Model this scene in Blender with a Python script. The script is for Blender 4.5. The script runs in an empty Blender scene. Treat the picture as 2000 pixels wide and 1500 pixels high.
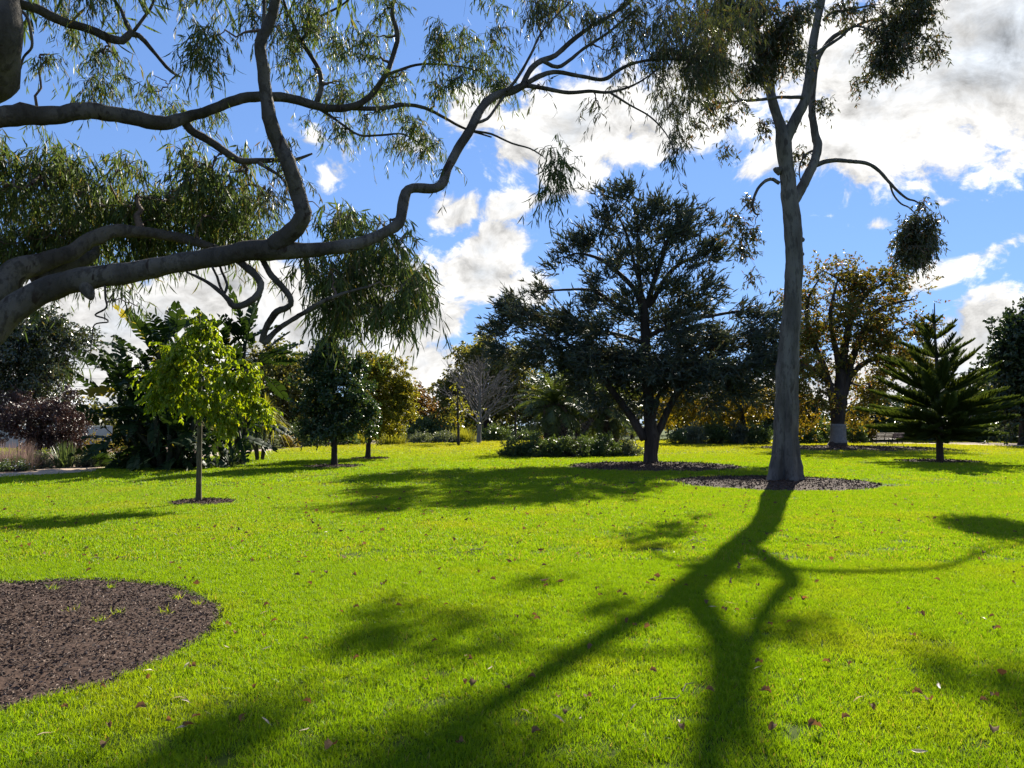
import bpy, math, random
import numpy as np
from mathutils import Vector, Matrix

# ------------------------------------------------------------------ camera, sky, sun, exposure
SC = bpy.context.scene
COL = SC.collection
F = 1500.0                      # focal length in pixels of the 2000 px wide photograph
PITCH = math.atan(80 / F)
EYE = np.array([0.0, 0.0, 1.6])
cam_d = bpy.data.cameras.new('camera')
cam = bpy.data.objects.new('camera', cam_d)
COL.objects.link(cam)
cam_d.sensor_width = 36
cam_d.lens = 36 * F / 2000
cam_d.clip_start = 0.05
cam_d.clip_end = 3000
cam.location = EYE
cam.rotation_euler = (math.pi / 2 + PITCH, 0, 0)
SC.camera = cam

SUN_AZ, SUN_EL = math.radians(23.3), math.radians(32.0)
SUNV = np.array([math.sin(SUN_AZ) * math.cos(SUN_EL), math.cos(SUN_AZ) * math.cos(SUN_EL), math.sin(SUN_EL)])
SKY_STRENGTH = 0.055
EXPOSURE = 1.48

sun_d = bpy.data.lights.new('sun', 'SUN')
sun_d.energy = 5.0
sun_d.angle = math.radians(0.55)
sun_d.color = (1.0, 0.93, 0.80)
sun = bpy.data.objects.new('sun', sun_d)
COL.objects.link(sun)
sun.rotation_euler = Vector(-SUNV).to_track_quat('-Z', 'Y').to_euler()
sun.location = (0, 0, 60)

SC.view_settings.view_transform = 'Standard'
SC.view_settings.look = 'None'
SC.view_settings.exposure = EXPOSURE
SC.view_settings.gamma = 1
SC.view_settings.use_curve_mapping = False
SC.cycles.max_bounces = 6
SC.cycles.diffuse_bounces = 3
SC.cycles.glossy_bounces = 2
SC.cycles.transmission_bounces = 4
SC.cycles.caustics_reflective = False
SC.cycles.caustics_refractive = False


def ray(px, py):
    u, v = (px - 1000) / F, (750 - py) / F
    c, s = math.cos(PITCH), math.sin(PITCH)
    return np.array([u, c - v * s, s + v * c])


def P(px, py, Y):
    """world point on the sight line of a photograph pixel, Y metres down the park"""
    d = ray(px, py)
    return EYE + d * (Y / d[1])


def G(px, py):
    """point of the flat ground seen at a pixel"""
    d = ray(px, py)
    return EYE + d * (-1.6 / d[2])


class N:
    """small helper round a node tree"""
    def __init__(self, tree):
        self.t = tree

    def new(self, typ, **kw):
        n = self.t.nodes.new(typ)
        for k, v in kw.items():
            if k == 'ins':
                for i, val in v.items():
                    if isinstance(val, bpy.types.NodeSocket):
                        self.t.links.new(val, n.inputs[i])
                    else:
                        n.inputs[i].default_value = val
            else:
                setattr(n, k, v)
        return n

    def link(self, a, b):
        self.t.links.new(a, b)

    def math(self, op, a, b=None, c=None, clamp=False):
        ins = {0: a}
        if b is not None:
            ins[1] = b
        if c is not None:
            ins[2] = c
        return self.new('ShaderNodeMath', operation=op, use_clamp=clamp, ins=ins).outputs[0]

    def vmath(self, op, a, b=None):
        ins = {0: a}
        if b is not None:
            ins[1] = b
        n = self.new('ShaderNodeVectorMath', operation=op, ins=ins)
        return n.outputs['Value'] if op in ('LENGTH', 'DOT_PRODUCT') else n.outputs[0]

    def mixc(self, f, a, b):
        n = self.new('ShaderNodeMix', data_type='RGBA')
        for i, val in ((0, f), (6, a), (7, b)):
            if isinstance(val, bpy.types.NodeSocket):
                self.t.links.new(val, n.inputs[i])
            else:
                n.inputs[i].default_value = val if i == 0 else (*val[:3], 1)
        return n.outputs[2]

    def sstep(self, x, lo, hi, a=0.0, b=1.0):
        n = self.new('ShaderNodeMapRange', interpolation_type='SMOOTHSTEP', ins={0: x, 1: lo, 2: hi, 3: a, 4: b})
        return n.outputs[0]


world = bpy.data.worlds.new('World')
SC.world = world
world.use_nodes = True
nt = world.node_tree
nt.nodes.clear()
w = N(nt)
sky = w.new('ShaderNodeTexSky', sky_type='NISHITA', sun_disc=False, sun_elevation=SUN_EL, sun_rotation=SUN_AZ,
            air_density=1.0, dust_density=0.0, ozone_density=4.5, altitude=0)
tc = w.new('ShaderNodeTexCoord')
sep = w.new('ShaderNodeSeparateXYZ', ins={0: tc.outputs['Generated']})
az = w.math('ARCTAN2', sep.outputs[0], sep.outputs[1])
el = w.math('ARCSINE', w.math('MINIMUM', w.math('MAXIMUM', sep.outputs[2], -1.0), 1.0))
ae = w.new('ShaderNodeCombineXYZ', ins={0: az, 1: el, 2: 0.0}).outputs[0]
# cloud bank positions: (px, py, half width, half height, tilt degrees, weight) in the photographed part of the sky
CLOUDS = [
    (1850, 130, 270, 150, 14, 1.2), (1960, 90, 200, 170, 0, 1.35), (1660, 110, 150, 100, 20, .9), (1790, 250, 140, 45, -6, .75),
    (1480, 140, 170, 95, 15, .85), (1990, 300, 60, 35, 10, .6), (1330, 205, 150, 75, 15, .85),
    (1140, 245, 160, 95, 10, 1.15), (930, 215, 62, 48, 0, .75), (1115, 335, 80, 45, 0, .7), (1010, 300, 60, 50, 0, .7),
    (888, 418, 56, 40, 20, .95), (1000, 400, 60, 30, 15, .8), (965, 480, 80, 48, 20, .95), (945, 535, 95, 55, 0, .95), (1030, 565, 60, 40, 0, .75),
    (300, 620, 260, 90, 4, 1.1), (620, 650, 240, 100, 6, 1.15), (90, 700, 220, 110, 0, 1.0), (830, 640, 90, 48, 18, .9), (830, 710, 100, 55, 0, .95),
    (450, 560, 180, 70, 6, .9), (740, 560, 90, 60, 0, .8), (690, 630, 140, 70, 0, .9),
    (1930, 668, 95, 62, 22, 1.0), (1860, 720, 120, 50, 10, .95), (1985, 600, 45, 22, 20, .55), (1700, 760, 220, 60, 0, .8), (1320, 780, 260, 60, 0, .8),
    (960, 790, 300, 50, 0, .8), (250, 800, 400, 60, 0, .95),
    (1885, 512, 75, 16, 18, .42), (1960, 478, 40, 12, 20, .36), (1485, 322, 45, 18, 18, .42), (1712, 440, 28, 16, 0, .4), (1800, 545, 50, 18, 10, .4),
    (655, 335, 40, 26, 60, .36), (600, 275, 50, 26, 10, .36), (820, 285, 50, 22, 0, .38), (1846, 396, 16, 10, 0, .35),
]
rw = random.Random(4)
blobs = []
for px, py, rx, ry, tilt, wt in CLOUDS:
    d = ray(px, py)
    d = d / np.linalg.norm(d)
    blobs.append((math.atan2(d[0], d[1]), math.asin(d[2]), rx / F, ry / F, math.radians(tilt), wt))
for i in range(26):                                     # the same broken cloud cover all round the sky
    a = math.radians(56 + rw.random() * 248)
    if a > math.pi:
        a -= 2 * math.pi
    e = math.radians(3 + 50 * rw.random() ** 1.5)
    blobs.append((a, e, rw.uniform(.1, .3), rw.uniform(.05, .12), rw.uniform(-.2, .2), rw.uniform(.8, 1.2)))
field = None
for a, e, rx, ry, t, wt in blobs:
    mp = w.new('ShaderNodeMapping', vector_type='TEXTURE', ins={0: ae, 1: (a, e, 0), 2: (0, 0, t), 3: (rx * 1.25, ry * 1.25, 1)})
    ln = w.vmath('LENGTH', mp.outputs[0])
    v = w.math('MULTIPLY', w.math('SUBTRACT', 1.0, ln), wt)
    field = v if field is None else w.math('SMOOTH_MAX', field, v, 0.22)
field = w.math('MAXIMUM', field, -0.9)


def cloud_noise(off):
    warp = w.new('ShaderNodeTexNoise', ins={'Vector': w.vmath('ADD', ae, off), 'Scale': 7.0, 'Detail': 3.0})
    wv = w.vmath('SUBTRACT', warp.outputs['Color'], (0.5, 0.5, 0.5))
    wv2 = w.new('ShaderNodeVectorMath', operation='SCALE', ins={0: wv, 'Scale': 0.10}).outputs[0]
    v = w.vmath('ADD', w.vmath('ADD', ae, off), wv2)
    v = w.vmath('MULTIPLY', v, (1.0, 1.35, 1.0))
    n1 = w.new('ShaderNodeTexNoise', ins={'Vector': v, 'Scale': 12.5, 'Detail': 9.0, 'Roughness': 0.62, 'Lacunarity': 2.1})
    return n1.outputs['Fac']


sun_el_off = (0.013, 0.020, 0.0)
n_here = cloud_noise((0.0, 0.0, 0.0))
n_sun = cloud_noise(sun_el_off)
dens = w.math('ADD', w.math('MULTIPLY', field, 0.95), w.math('MULTIPLY', w.math('SUBTRACT', n_here, 0.5), 2.3))
alpha = w.sstep(dens, 0.03, 0.36)
thick = w.sstep(dens, 0.45, 1.35)
light = w.math('MULTIPLY', w.math('SUBTRACT', n_here, n_sun), 3.2)
# brighter round the sun, greyer in the thick middle
sd = w.vmath('DOT_PRODUCT', tc.outputs['Generated'], tuple(SUNV))
near = w.sstep(sd, 0.86, 0.995)
bright = w.math('ADD', w.math('SUBTRACT', 6.3, w.math('MULTIPLY', thick, 2.6)), w.math('MULTIPLY', light, 4.5))
bright = w.math('ADD', bright, w.math('MULTIPLY', near, 0.9))
bright = w.math('MAXIMUM', bright, 2.6)
ccol = w.mixc(thick, (1.0, 0.985, 0.96), (0.86, 0.92, 1.0))
cc = w.new('ShaderNodeVectorMath', operation='SCALE', ins={0: ccol, 'Scale': bright}).outputs[0]
hg = w.new('ShaderNodeGamma', ins={0: sky.outputs[0], 1: 0.48})   # the clear sky evens out towards the sun as in the photograph
hs = w.vmath('MULTIPLY', hg.outputs[0], (1.16, 1.64, 2.58))
mix = w.mixc(alpha, hs, cc)
bg = w.new('ShaderNodeBackground', ins={0: mix, 1: SKY_STRENGTH})
wo = w.new('ShaderNodeOutputWorld', ins={0: bg.outputs[0]})
world.cycles.sampling_method = 'MANUAL'
world.cycles.sample_map_resolution = 512

# ------------------------------------------------------------------ mesh helpers
RNG = np.random.default_rng(7)


class Buf:
    """collects vertices and faces, then links them as ONE mesh object"""
    def __init__(self):
        self.v, self.q, self.t, self.n = [], [], [], 0

    def add(self, v, q=None, t=None):
        v = np.asarray(v, dtype=np.float64).reshape(-1, 3)
        if q is not None and len(q):
            self.q.append(np.asarray(q, dtype=np.int64).reshape(-1, 4) + self.n)
        if t is not None and len(t):
            self.t.append(np.asarray(t, dtype=np.int64).reshape(-1, 3) + self.n)
        self.v.append(v)
        self.n += len(v)

    def mesh(self, name, mat, smooth=True):
        v = np.concatenate(self.v) if self.v else np.zeros((0, 3))
        q = np.concatenate(self.q) if self.q else np.zeros((0, 4), int)
        t = np.concatenate(self.t) if self.t else np.zeros((0, 3), int)
        m = bpy.data.meshes.new(name)
        m.vertices.add(len(v))
        m.vertices.foreach_set('co', v.ravel())
        m.loops.add(len(q) * 4 + len(t) * 3)
        m.loops.foreach_set('vertex_index', np.concatenate([q.ravel(), t.ravel()]).astype(np.int32))
        m.polygons.add(len(q) + len(t))
        st = np.concatenate([np.arange(len(q)) * 4, len(q) * 4 + np.arange(len(t)) * 3]).astype(np.int32)
        m.polygons.foreach_set('loop_start', st)
        m.polygons.foreach_set('use_smooth', np.full(len(st), bool(smooth)))
        m.update(calc_edges=True)
        m.validate()
        if mat is not None:
            m.materials.append(mat)
        return m

    def build(self, name, mat, parent=None, smooth=True, kind=None, label=None):
        return link(name, self.mesh(name, mat, smooth), parent, kind, label)


def link(name, mesh, parent=None, kind=None, label=None):
    o = bpy.data.objects.new(name, mesh)
    COL.objects.link(o)
    if parent is not None:
        o.parent = parent
        o.matrix_parent_inverse = parent_inv(parent)
    if kind:
        o['kind'] = kind
    if label:
        o['label'] = label
    return o


def parent_inv(p):
    m = p.matrix_basis.copy()
    q = p
    while q.parent is not None:
        q = q.parent
        m = q.matrix_basis @ m
    return m.inverted()


def thing(name, label, cat, loc=(0, 0, 0), group=None, rz=0.0):
    o = bpy.data.objects.new(name, None)
    COL.objects.link(o)
    o.empty_display_size = 0.2
    o.location = loc
    o.rotation_euler = (0, 0, rz)
    tag(o, label, cat, group)
    return o


def tag(o, label, cat, group=None):
    o['label'] = label
    o['category'] = cat
    if group:
        o['group'] = group
    return o


def copy_part(src, parent, mat4, name=None):
    c = src.copy()
    COL.objects.link(c)
    c.parent = parent
    c.matrix_parent_inverse = Matrix()
    c.matrix_basis = mat4
    return c


def smooth_line(pts, step):
    """Catmull-Rom through the points (columns after the third, e.g. radius, come along)"""
    p = np.asarray(pts, float)
    if len(p) == 2:
        n = max(2, int(np.linalg.norm(p[1, :3] - p[0, :3]) / step) + 1)
        return p[0] + (p[1] - p[0]) * np.linspace(0, 1, n)[:, None]
    e = np.vstack([2 * p[0] - p[1], p, 2 * p[-1] - p[-2]])
    out = []
    for i in range(1, len(e) - 2):
        L = np.linalg.norm(e[i + 1, :3] - e[i, :3])
        n = max(1, int(round(L / step)))
        t = (np.arange(n) / n)[:, None]
        a, b, c, d = e[i - 1], e[i], e[i + 1], e[i + 2]
        out.append(.5 * (2 * b + (c - a) * t + (2 * a - 5 * b + 4 * c - d) * t * t + (3 * b - a - 3 * c + d) * t ** 3))
    out.append(p[-1:])
    o = np.vstack(out)
    if o.shape[1] > 3:
        o[:, 3] = np.clip(o[:, 3], p[:, 3].min() * .8, None)
    return o


def tubes(buf, Pts, Rad, n=4, caps=False):
    """batch of tubes: Pts (N, m, 3), Rad (N, m)"""
    Pts = np.asarray(Pts, float)
    Rad = np.asarray(Rad, float)
    Nn, m = Pts.shape[:2]
    T = np.empty_like(Pts)
    T[:, 1:-1] = Pts[:, 2:] - Pts[:, :-2]
    T[:, 0] = Pts[:, 1] - Pts[:, 0]
    T[:, -1] = Pts[:, -1] - Pts[:, -2]
    T /= np.linalg.norm(T, axis=2, keepdims=True) + 1e-9
    ref = np.where(np.abs(T[:, :1, 2:3]) > .8, np.array([1.0, 0, 0]), np.array([0, 0, 1.0]))
    ref = np.broadcast_to(ref, T.shape).copy()
    A = np.empty_like(T)
    a = ref[:, 0]
    for k in range(m):                                   # carry the frame along
        a = a - T[:, k] * (a * T[:, k]).sum(1, keepdims=True)
        a = a / (np.linalg.norm(a, axis=1, keepdims=True) + 1e-9)
        A[:, k] = a
    B = np.cross(T, A)
    ang = np.arange(n) * 2 * math.pi / n
    ring = (A[:, :, None] * np.cos(ang)[None, None, :, None] + B[:, :, None] * np.sin(ang)[None, None, :, None])
    V = Pts[:, :, None] + ring * Rad[:, :, None, None] if Rad.ndim == 2 else Pts[:, :, None] + ring * Rad[..., None]
    i = np.arange(Nn)[:, None, None] * m * n
    k = np.arange(m - 1)[None, :, None] * n
    j = np.arange(n)[None, None, :]
    j2 = (j + 1) % n
    q = np.stack([i + k + j, i + k + j2, i + k + n + j2, i + k + n + j], -1)
    tri = None
    if caps:
        jj = np.arange(1, n - 1)
        c0 = np.arange(Nn)[:, None] * m * n
        c1 = c0 + (m - 1) * n
        tri = np.concatenate([np.stack([c1 + 0 * jj, c1 + jj, c1 + jj + 1], -1).reshape(-1, 3),
                              np.stack([c0 + 0 * jj, c0 + jj + 1, c0 + jj], -1).reshape(-1, 3)])
    buf.add(V.reshape(-1, 3), q.reshape(-1, 4), tri)


def limb_tube(buf, line, n=12, lump=0.06, seed=0, flare=None):
    """one thick limb with lumps and a slightly irregular section; line columns x y z r"""
    r = np.random.default_rng(seed)
    m = len(line)
    s = np.concatenate([[0], np.cumsum(np.linalg.norm(np.diff(line[:, :3], axis=0), axis=1))])
    ang = np.arange(n) * 2 * math.pi / n
    k = np.ones((m, n))
    R0 = line[:, 3].mean() + 1e-6
    for f, amp in ((.35, .5), (.9, .6), (2.2, .5)):
        ph, ph2 = r.random(2) * 6.28
        k += lump * amp * np.sin(s[:, None] / R0 * f + ph + 1.6 * np.sin(ang[None] + ph2))
    k += .012 * r.normal(size=(m, 1)) + .010 * r.normal(size=(m, n))
    for q in range(int(m / 10)):
        c, a0 = r.random() * s[-1], r.random() * 6.28
        k += lump * 2.6 * np.exp(-((s[:, None] - c) / (R0 * .7)) ** 2) * np.clip(np.cos(ang[None] - a0), 0, 1) ** 3
    if flare is not None:
        k = k + flare(s, ang)
    tubes(buf, line[None, :, :3], (line[:, 3][:, None] * k)[None], n, caps=True)


def norm(a):
    return a / (np.linalg.norm(a, axis=-1, keepdims=True) + 1e-9)


def leaves(buf, pos, dirs, L, W, shape='broad', bend=0.25, rng=RNG, face=None):
    """batch of single leaves: pos (N,3), dirs (N,3), length and width (N,)"""
    n = len(pos)
    d = norm(dirs)
    rnd = rng.normal(size=(n, 3)) if face is None else face + rng.normal(size=(n, 3)) * .35
    s = norm(np.cross(d, rnd))
    u = np.cross(s, d)
    L = np.broadcast_to(L, (n,))[:, None]
    W = np.broadcast_to(W, (n,))[:, None]
    idx = np.arange(n)[:, None]
    if shape == 'lance':                                  # long sickle-shaped leaf
        b = bend * L * (rng.random((n, 1)) * 2 - .6)
        c = lambda t: pos + d * L * t + u * b * t * t
        v = np.stack([c(0), c(.33) - s * W * .5, c(.33) + s * W * .5, c(.68) - s * W * .42 + u * b * .0, c(.68) + s * W * .42, c(1.0)], 1)
        buf.add(v.reshape(-1, 3), (idx * 6 + np.array([[1, 2, 4, 3]])),
                np.concatenate([idx * 6 + np.array([[0, 2, 1]]), idx * 6 + np.array([[3, 4, 5]])]))
    elif shape == 'blade':                                # narrow spike
        v = np.stack([pos - s * W * .5, pos + s * W * .5, pos + d * L * .55 + s * W * .38, pos + d * L * .55 - s * W * .38,
                      pos + d * L + u * L * bend * (rng.random((n, 1)) - .5)], 1)
        buf.add(v.reshape(-1, 3), idx * 5 + np.array([[0, 1, 2, 3]]), idx * 5 + np.array([[3, 2, 4]]))
    else:                                                 # broad leaf folded along its midrib
        f = u * W * .22
        v = np.stack([pos, pos + d * L * .45 + s * W * .5 + f, pos + d * L - u * L * bend * .5, pos + d * L * .45 - s * W * .5 + f], 1)
        buf.add(v.reshape(-1, 3), None, np.concatenate([idx * 4 + np.array([[0, 1, 2]]), idx * 4 + np.array([[0, 2, 3]])]))


BUNCH = (7, .15)                 # clumps per bunch, spread of a bunch
YK = 1.0                         # distance factor of the tree being built


def ellipses(specs, dens, rng):
    """clump centres inside ellipsoids given as pixel centre, pixel half sizes, distance, half depth in metres, weight"""
    out = []
    for sp in specs:
        px, py, rx, ry, Y, dy = sp[:6]
        wgt = sp[6] if len(sp) > 6 else 1.0
        Y *= YK
        c = P(px, py, Y)
        R = np.array([rx * Y / F, dy, ry * Y / F])
        vol = R[0] * R[1] * R[2] * 4.19
        n = max(1, int(round(vol * dens * wgt)))
        k = max(1, n // BUNCH[0])                         # clumps gather in bunches, with gaps between
        x = (rng.normal(size=(k, 3)) * .42)[rng.integers(k, size=n)] + rng.normal(size=(n, 3)) * BUNCH[1]
        x *= np.minimum(1, 1.25 / (np.linalg.norm(x, axis=1, keepdims=True) + 1e-6))
        out.append(c + x * R)
    return np.concatenate(out)


class Skeleton:
    """twigs that join every foliage clump to the limbs"""
    def __init__(self, seeds):
        self.p = [s[:, :3] for s in seeds]
        self.r = [s[:, 3] for s in seeds]
        self.own = [np.full(len(s), -1) for s in seeds]
        self.con = []                                     # polyline, parent connector, start radius cap
        self.cnt = []

    def grow(self, centres, rng, m=7, sag=0.12, wob=0.06, up=0.0):
        P0 = np.concatenate(self.p)
        dmin = np.array([np.min(np.linalg.norm(P0 - c, axis=1)) for c in centres])
        for ci in np.argsort(dmin):
            c = centres[ci]
            A = np.concatenate(self.p)
            R = np.concatenate(self.r)
            O = np.concatenate(self.own)
            dv = c - A
            d = np.linalg.norm(dv, axis=1) + np.where(dv[:, 2] < -up, (-dv[:, 2] - up) * .8, 0)
            j = int(np.argmin(d))
            a = A[j]
            L = np.linalg.norm(c - a) + 1e-6
            t = np.linspace(0, 1, m)[:, None]
            b = (a + c) / 2 + np.array([0, 0, 1.0]) * L * sag + rng.normal(size=3) * L * wob
            line = (1 - t) ** 2 * a + 2 * t * (1 - t) * b + t * t * c
            line[1:-1] += rng.normal(size=(m - 2, 3)) * L * wob * .4
            k = len(self.con)
            self.con.append((line, int(O[j]), float(R[j])))
            self.cnt.append(1)
            q = int(O[j])
            while q >= 0:
                self.cnt[q] += 1
                q = self.con[q][1]
            self.p.append(line[1:])
            self.r.append(np.full(m - 1, R[j] * .7))
            self.own.append(np.full(m - 1, k))

    def build(self, buf, tip, k=1.0, n=5, expo=.5):
        if not self.con:
            return
        L = np.stack([c[0] for c in self.con])
        r0 = np.array([min(tip * k * self.cnt[i] ** expo + tip, c[2] * .85) for i, c in enumerate(self.con)])
        m = L.shape[1]
        tt = np.linspace(0, 1, m)[None]
        R = r0[:, None] * (1 - tt) + np.minimum(tip * .8, r0)[:, None] * tt
        tubes(buf, L, R, n)


def sprays(twig_buf, leaf_buf, centres, rng, twigs=4, m=5, length=(.3, .5), spread=.1, out=None, outw=.5, droop=.6, droopv=.4,
           per=10, leaf=(.1, .16), wid=(.014, .02), shape='lance', ldroop=.8, lalong=.4, lrand=.5, rad=.002, bend=.25, start=.15, twigfrac=.3):
    """twiglets round each clump centre with leaves along them"""
    n = len(centres) * twigs
    c = np.repeat(centres, twigs, axis=0) + rng.normal(size=(n, 3)) * spread
    h = norm(rng.normal(size=(n, 3)))
    if out is not None:
        h = norm(h + outw * norm(c - out))
    h[:, 2] = h[:, 2] * .7 - droop * .2
    h = norm(h)
    L = rng.uniform(length[0], length[1], n)
    t = np.linspace(0, 1, m)
    line = c[:, None] + h[:, None] * (L[:, None] * t[None])[..., None]
    line[:, :, 2] -= (L * droop * (1 + droopv * rng.normal(size=n)))[:, None] * (t ** 2)[None]
    if twig_buf is not None:
        keep = (np.arange(n) * 7 % 20) < 20 * twigfrac
        ix = [0, m // 2, m - 1]
        tubes(twig_buf, line[keep][:, ix], np.broadcast_to(rad * (1 - .6 * t[ix])[None], (int(keep.sum()), 3)), 3)
    u = rng.random((n, per)) * (1 - start) + start
    f = u * (m - 1)
    i = np.minimum(f.astype(int), m - 2)
    fr = (f - i)[..., None]
    rows = np.arange(n)[:, None]
    pos = line[rows, i] * (1 - fr) + line[rows, i + 1] * fr
    tan = norm(line[rows, i + 1] - line[rows, i])
    d = tan * lalong + rng.normal(size=(n, per, 3)) * lrand
    d[..., 2] -= ldroop
    nl = n * per
    leaves(leaf_buf, pos.reshape(-1, 3), d.reshape(-1, 3), rng.uniform(leaf[0], leaf[1], nl), rng.uniform(wid[0], wid[1], nl), shape, bend, rng)


def tri_blob(buf, c, R, rng, seg=10, rings=6, rough=.2):
    """lumpy closed mound (soil, hedge core)"""
    v = []
    for i in range(rings + 1):
        th = math.pi * i / rings
        for j in range(seg):
            a = 2 * math.pi * j / seg
            k = 1 + rough * rng.normal() * (0 < i < rings)
            v.append((c[0] + R[0] * math.sin(th) * math.cos(a) * k, c[1] + R[1] * math.sin(th) * math.sin(a) * k, c[2] + R[2] * math.cos(th) * k))
    q = [(i * seg + j, (i + 1) * seg + j, (i + 1) * seg + (j + 1) % seg, i * seg + (j + 1) % seg) for i in range(rings) for j in range(seg)]
    buf.add(v, q)


def box(buf, c, s, rot=None):
    x, y, z = np.asarray(s, float) / 2
    v = np.array([(-x, -y, -z), (x, -y, -z), (x, y, -z), (-x, y, -z), (-x, -y, z), (x, -y, z), (x, y, z), (-x, y, z)])
    if rot is not None:
        v = v @ np.array(rot).T
    buf.add(v + np.asarray(c, float), [(0, 3, 2, 1), (4, 5, 6, 7), (0, 1, 5, 4), (1, 2, 6, 5), (2, 3, 7, 6), (3, 0, 4, 7)])


# ------------------------------------------------------------------ materials
def material(name):
    m = bpy.data.materials.new(name)
    m.use_nodes = True
    t = m.node_tree
    t.nodes.clear()
    return m, N(t)


def lin(r, g, b):
    f = lambda c: c / 12.92 if c <= .04045 else ((c + .055) / 1.055) ** 2.4
    return (f(r / 255), f(g / 255), f(b / 255))


def leaf_mat(name, a, b, trans=.45, gloss=.2, rough=.45, tcol=None, c=None, big=0.6):
    """foliage: every leaf its own tint between a and b (and a rare c); light comes through"""
    m, k = material(name)
    geo = k.new('ShaderNodeNewGeometry')
    rnd = geo.outputs['Random Per Island']
    nz = k.new('ShaderNodeTexNoise', ins={'Vector': geo.outputs['Position'], 'Scale': big, 'Detail': 2.0})
    f = k.math('ADD', k.math('MULTIPLY', rnd, .65), k.math('MULTIPLY', nz.outputs['Fac'], .7), None)
    f = k.math('SUBTRACT', f, .17, clamp=True)
    col = k.mixc(f, a, b)
    if c is not None:
        r2 = k.math('FRACT', k.math('MULTIPLY', rnd, 17.31))
        col = k.mixc(k.sstep(r2, .86, .93), col, c)
    tr = k.vmath('MULTIPLY', col, tcol or (1.5, 1.35, .5))
    pb = k.new('ShaderNodeBsdfPrincipled', ins={'Base Color': col, 'Roughness': rough, 'Specular IOR Level': gloss})
    tb = k.new('ShaderNodeBsdfTranslucent', ins={'Color': tr})
    mx = k.new('ShaderNodeMixShader', ins={0: trans, 1: pb.outputs[0], 2: tb.outputs[0]})
    k.new('ShaderNodeOutputMaterial', ins={0: mx.outputs[0]})
    return m


def bark_mat(name, a, b, scale=3.0, stretch=.25, bump=.4, rough=.85, patch=None, spec=.2):
    m, k = material(name)
    tco = k.new('ShaderNodeTexCoord')
    mp = k.new('ShaderNodeMapping', ins={0: tco.outputs['Object'], 3: (1, 1, stretch)})
    n1 = k.new('ShaderNodeTexNoise', ins={'Vector': mp.outputs[0], 'Scale': scale * 4, 'Detail': 8.0, 'Roughness': .65})
    n2 = k.new('ShaderNodeTexNoise', ins={'Vector': mp.outputs[0], 'Scale': scale, 'Detail': 4.0})
    col = k.mixc(k.sstep(n2.outputs['Fac'], .38, .62), a, b)
    col = k.mixc(k.math('MULTIPLY', k.sstep(n1.outputs['Fac'], .46, .62), .7), col, tuple(x * .55 for x in a))
    if patch is not None:
        n3 = k.new('ShaderNodeTexNoise', ins={'Vector': mp.outputs[0], 'Scale': scale * 2.1, 'Detail': 5.0, 'Roughness': .55, 'Distortion': .6})
        col = k.mixc(k.sstep(n3.outputs['Fac'], .6, .66), col, patch)
    bp = k.new('ShaderNodeBump', ins={'Strength': bump, 'Distance': .03, 'Height': n1.outputs['Fac']})
    pb = k.new('ShaderNodeBsdfPrincipled', ins={'Base Color': col, 'Roughness': rough, 'Specular IOR Level': spec, 'Normal': bp.outputs[0]})
    k.new('ShaderNodeOutputMaterial', ins={0: pb.outputs[0]})
    return m


def plain_mat(name, a, b=None, rough=.7, scale=8.0, bump=.2, spec=.12, coords='Object'):
    m, k = material(name)
    tco = k.new('ShaderNodeTexCoord')
    vec = tco.outputs['Object'] if coords == 'Object' else k.new('ShaderNodeNewGeometry').outputs['Position']
    n1 = k.new('ShaderNodeTexNoise', ins={'Vector': vec, 'Scale': scale, 'Detail': 6.0, 'Roughness': .6})
    col = k.mixc(k.sstep(n1.outputs['Fac'], .35, .65), a, b or tuple(x * .75 for x in a))
    bp = k.new('ShaderNodeBump', ins={'Strength': bump, 'Distance': .01, 'Height': n1.outputs['Fac']})
    pb = k.new('ShaderNodeBsdfPrincipled', ins={'Base Color': col, 'Roughness': rough, 'Specular IOR Level': spec, 'Normal': bp.outputs[0]})
    k.new('ShaderNodeOutputMaterial', ins={0: pb.outputs[0]})
    return m


def chip_mat(name, cols):
    m, k = material(name)
    geo = k.new('ShaderNodeNewGeometry')
    rp = k.new('ShaderNodeValToRGB', ins={0: geo.outputs['Random Per Island']})
    e = rp.color_ramp.elements
    rp.color_ramp.interpolation = 'CONSTANT'
    for i, c in enumerate(cols):
        el_ = e[i] if i < len(e) else e.new(i / len(cols))
        el_.position = i / len(cols)
        el_.color = (*c, 1)
    pb = k.new('ShaderNodeBsdfPrincipled', ins={'Base Color': rp.outputs[0], 'Roughness': .8, 'Specular IOR Level': .25})
    k.new('ShaderNodeOutputMaterial', ins={0: pb.outputs[0]})
    return m


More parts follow.
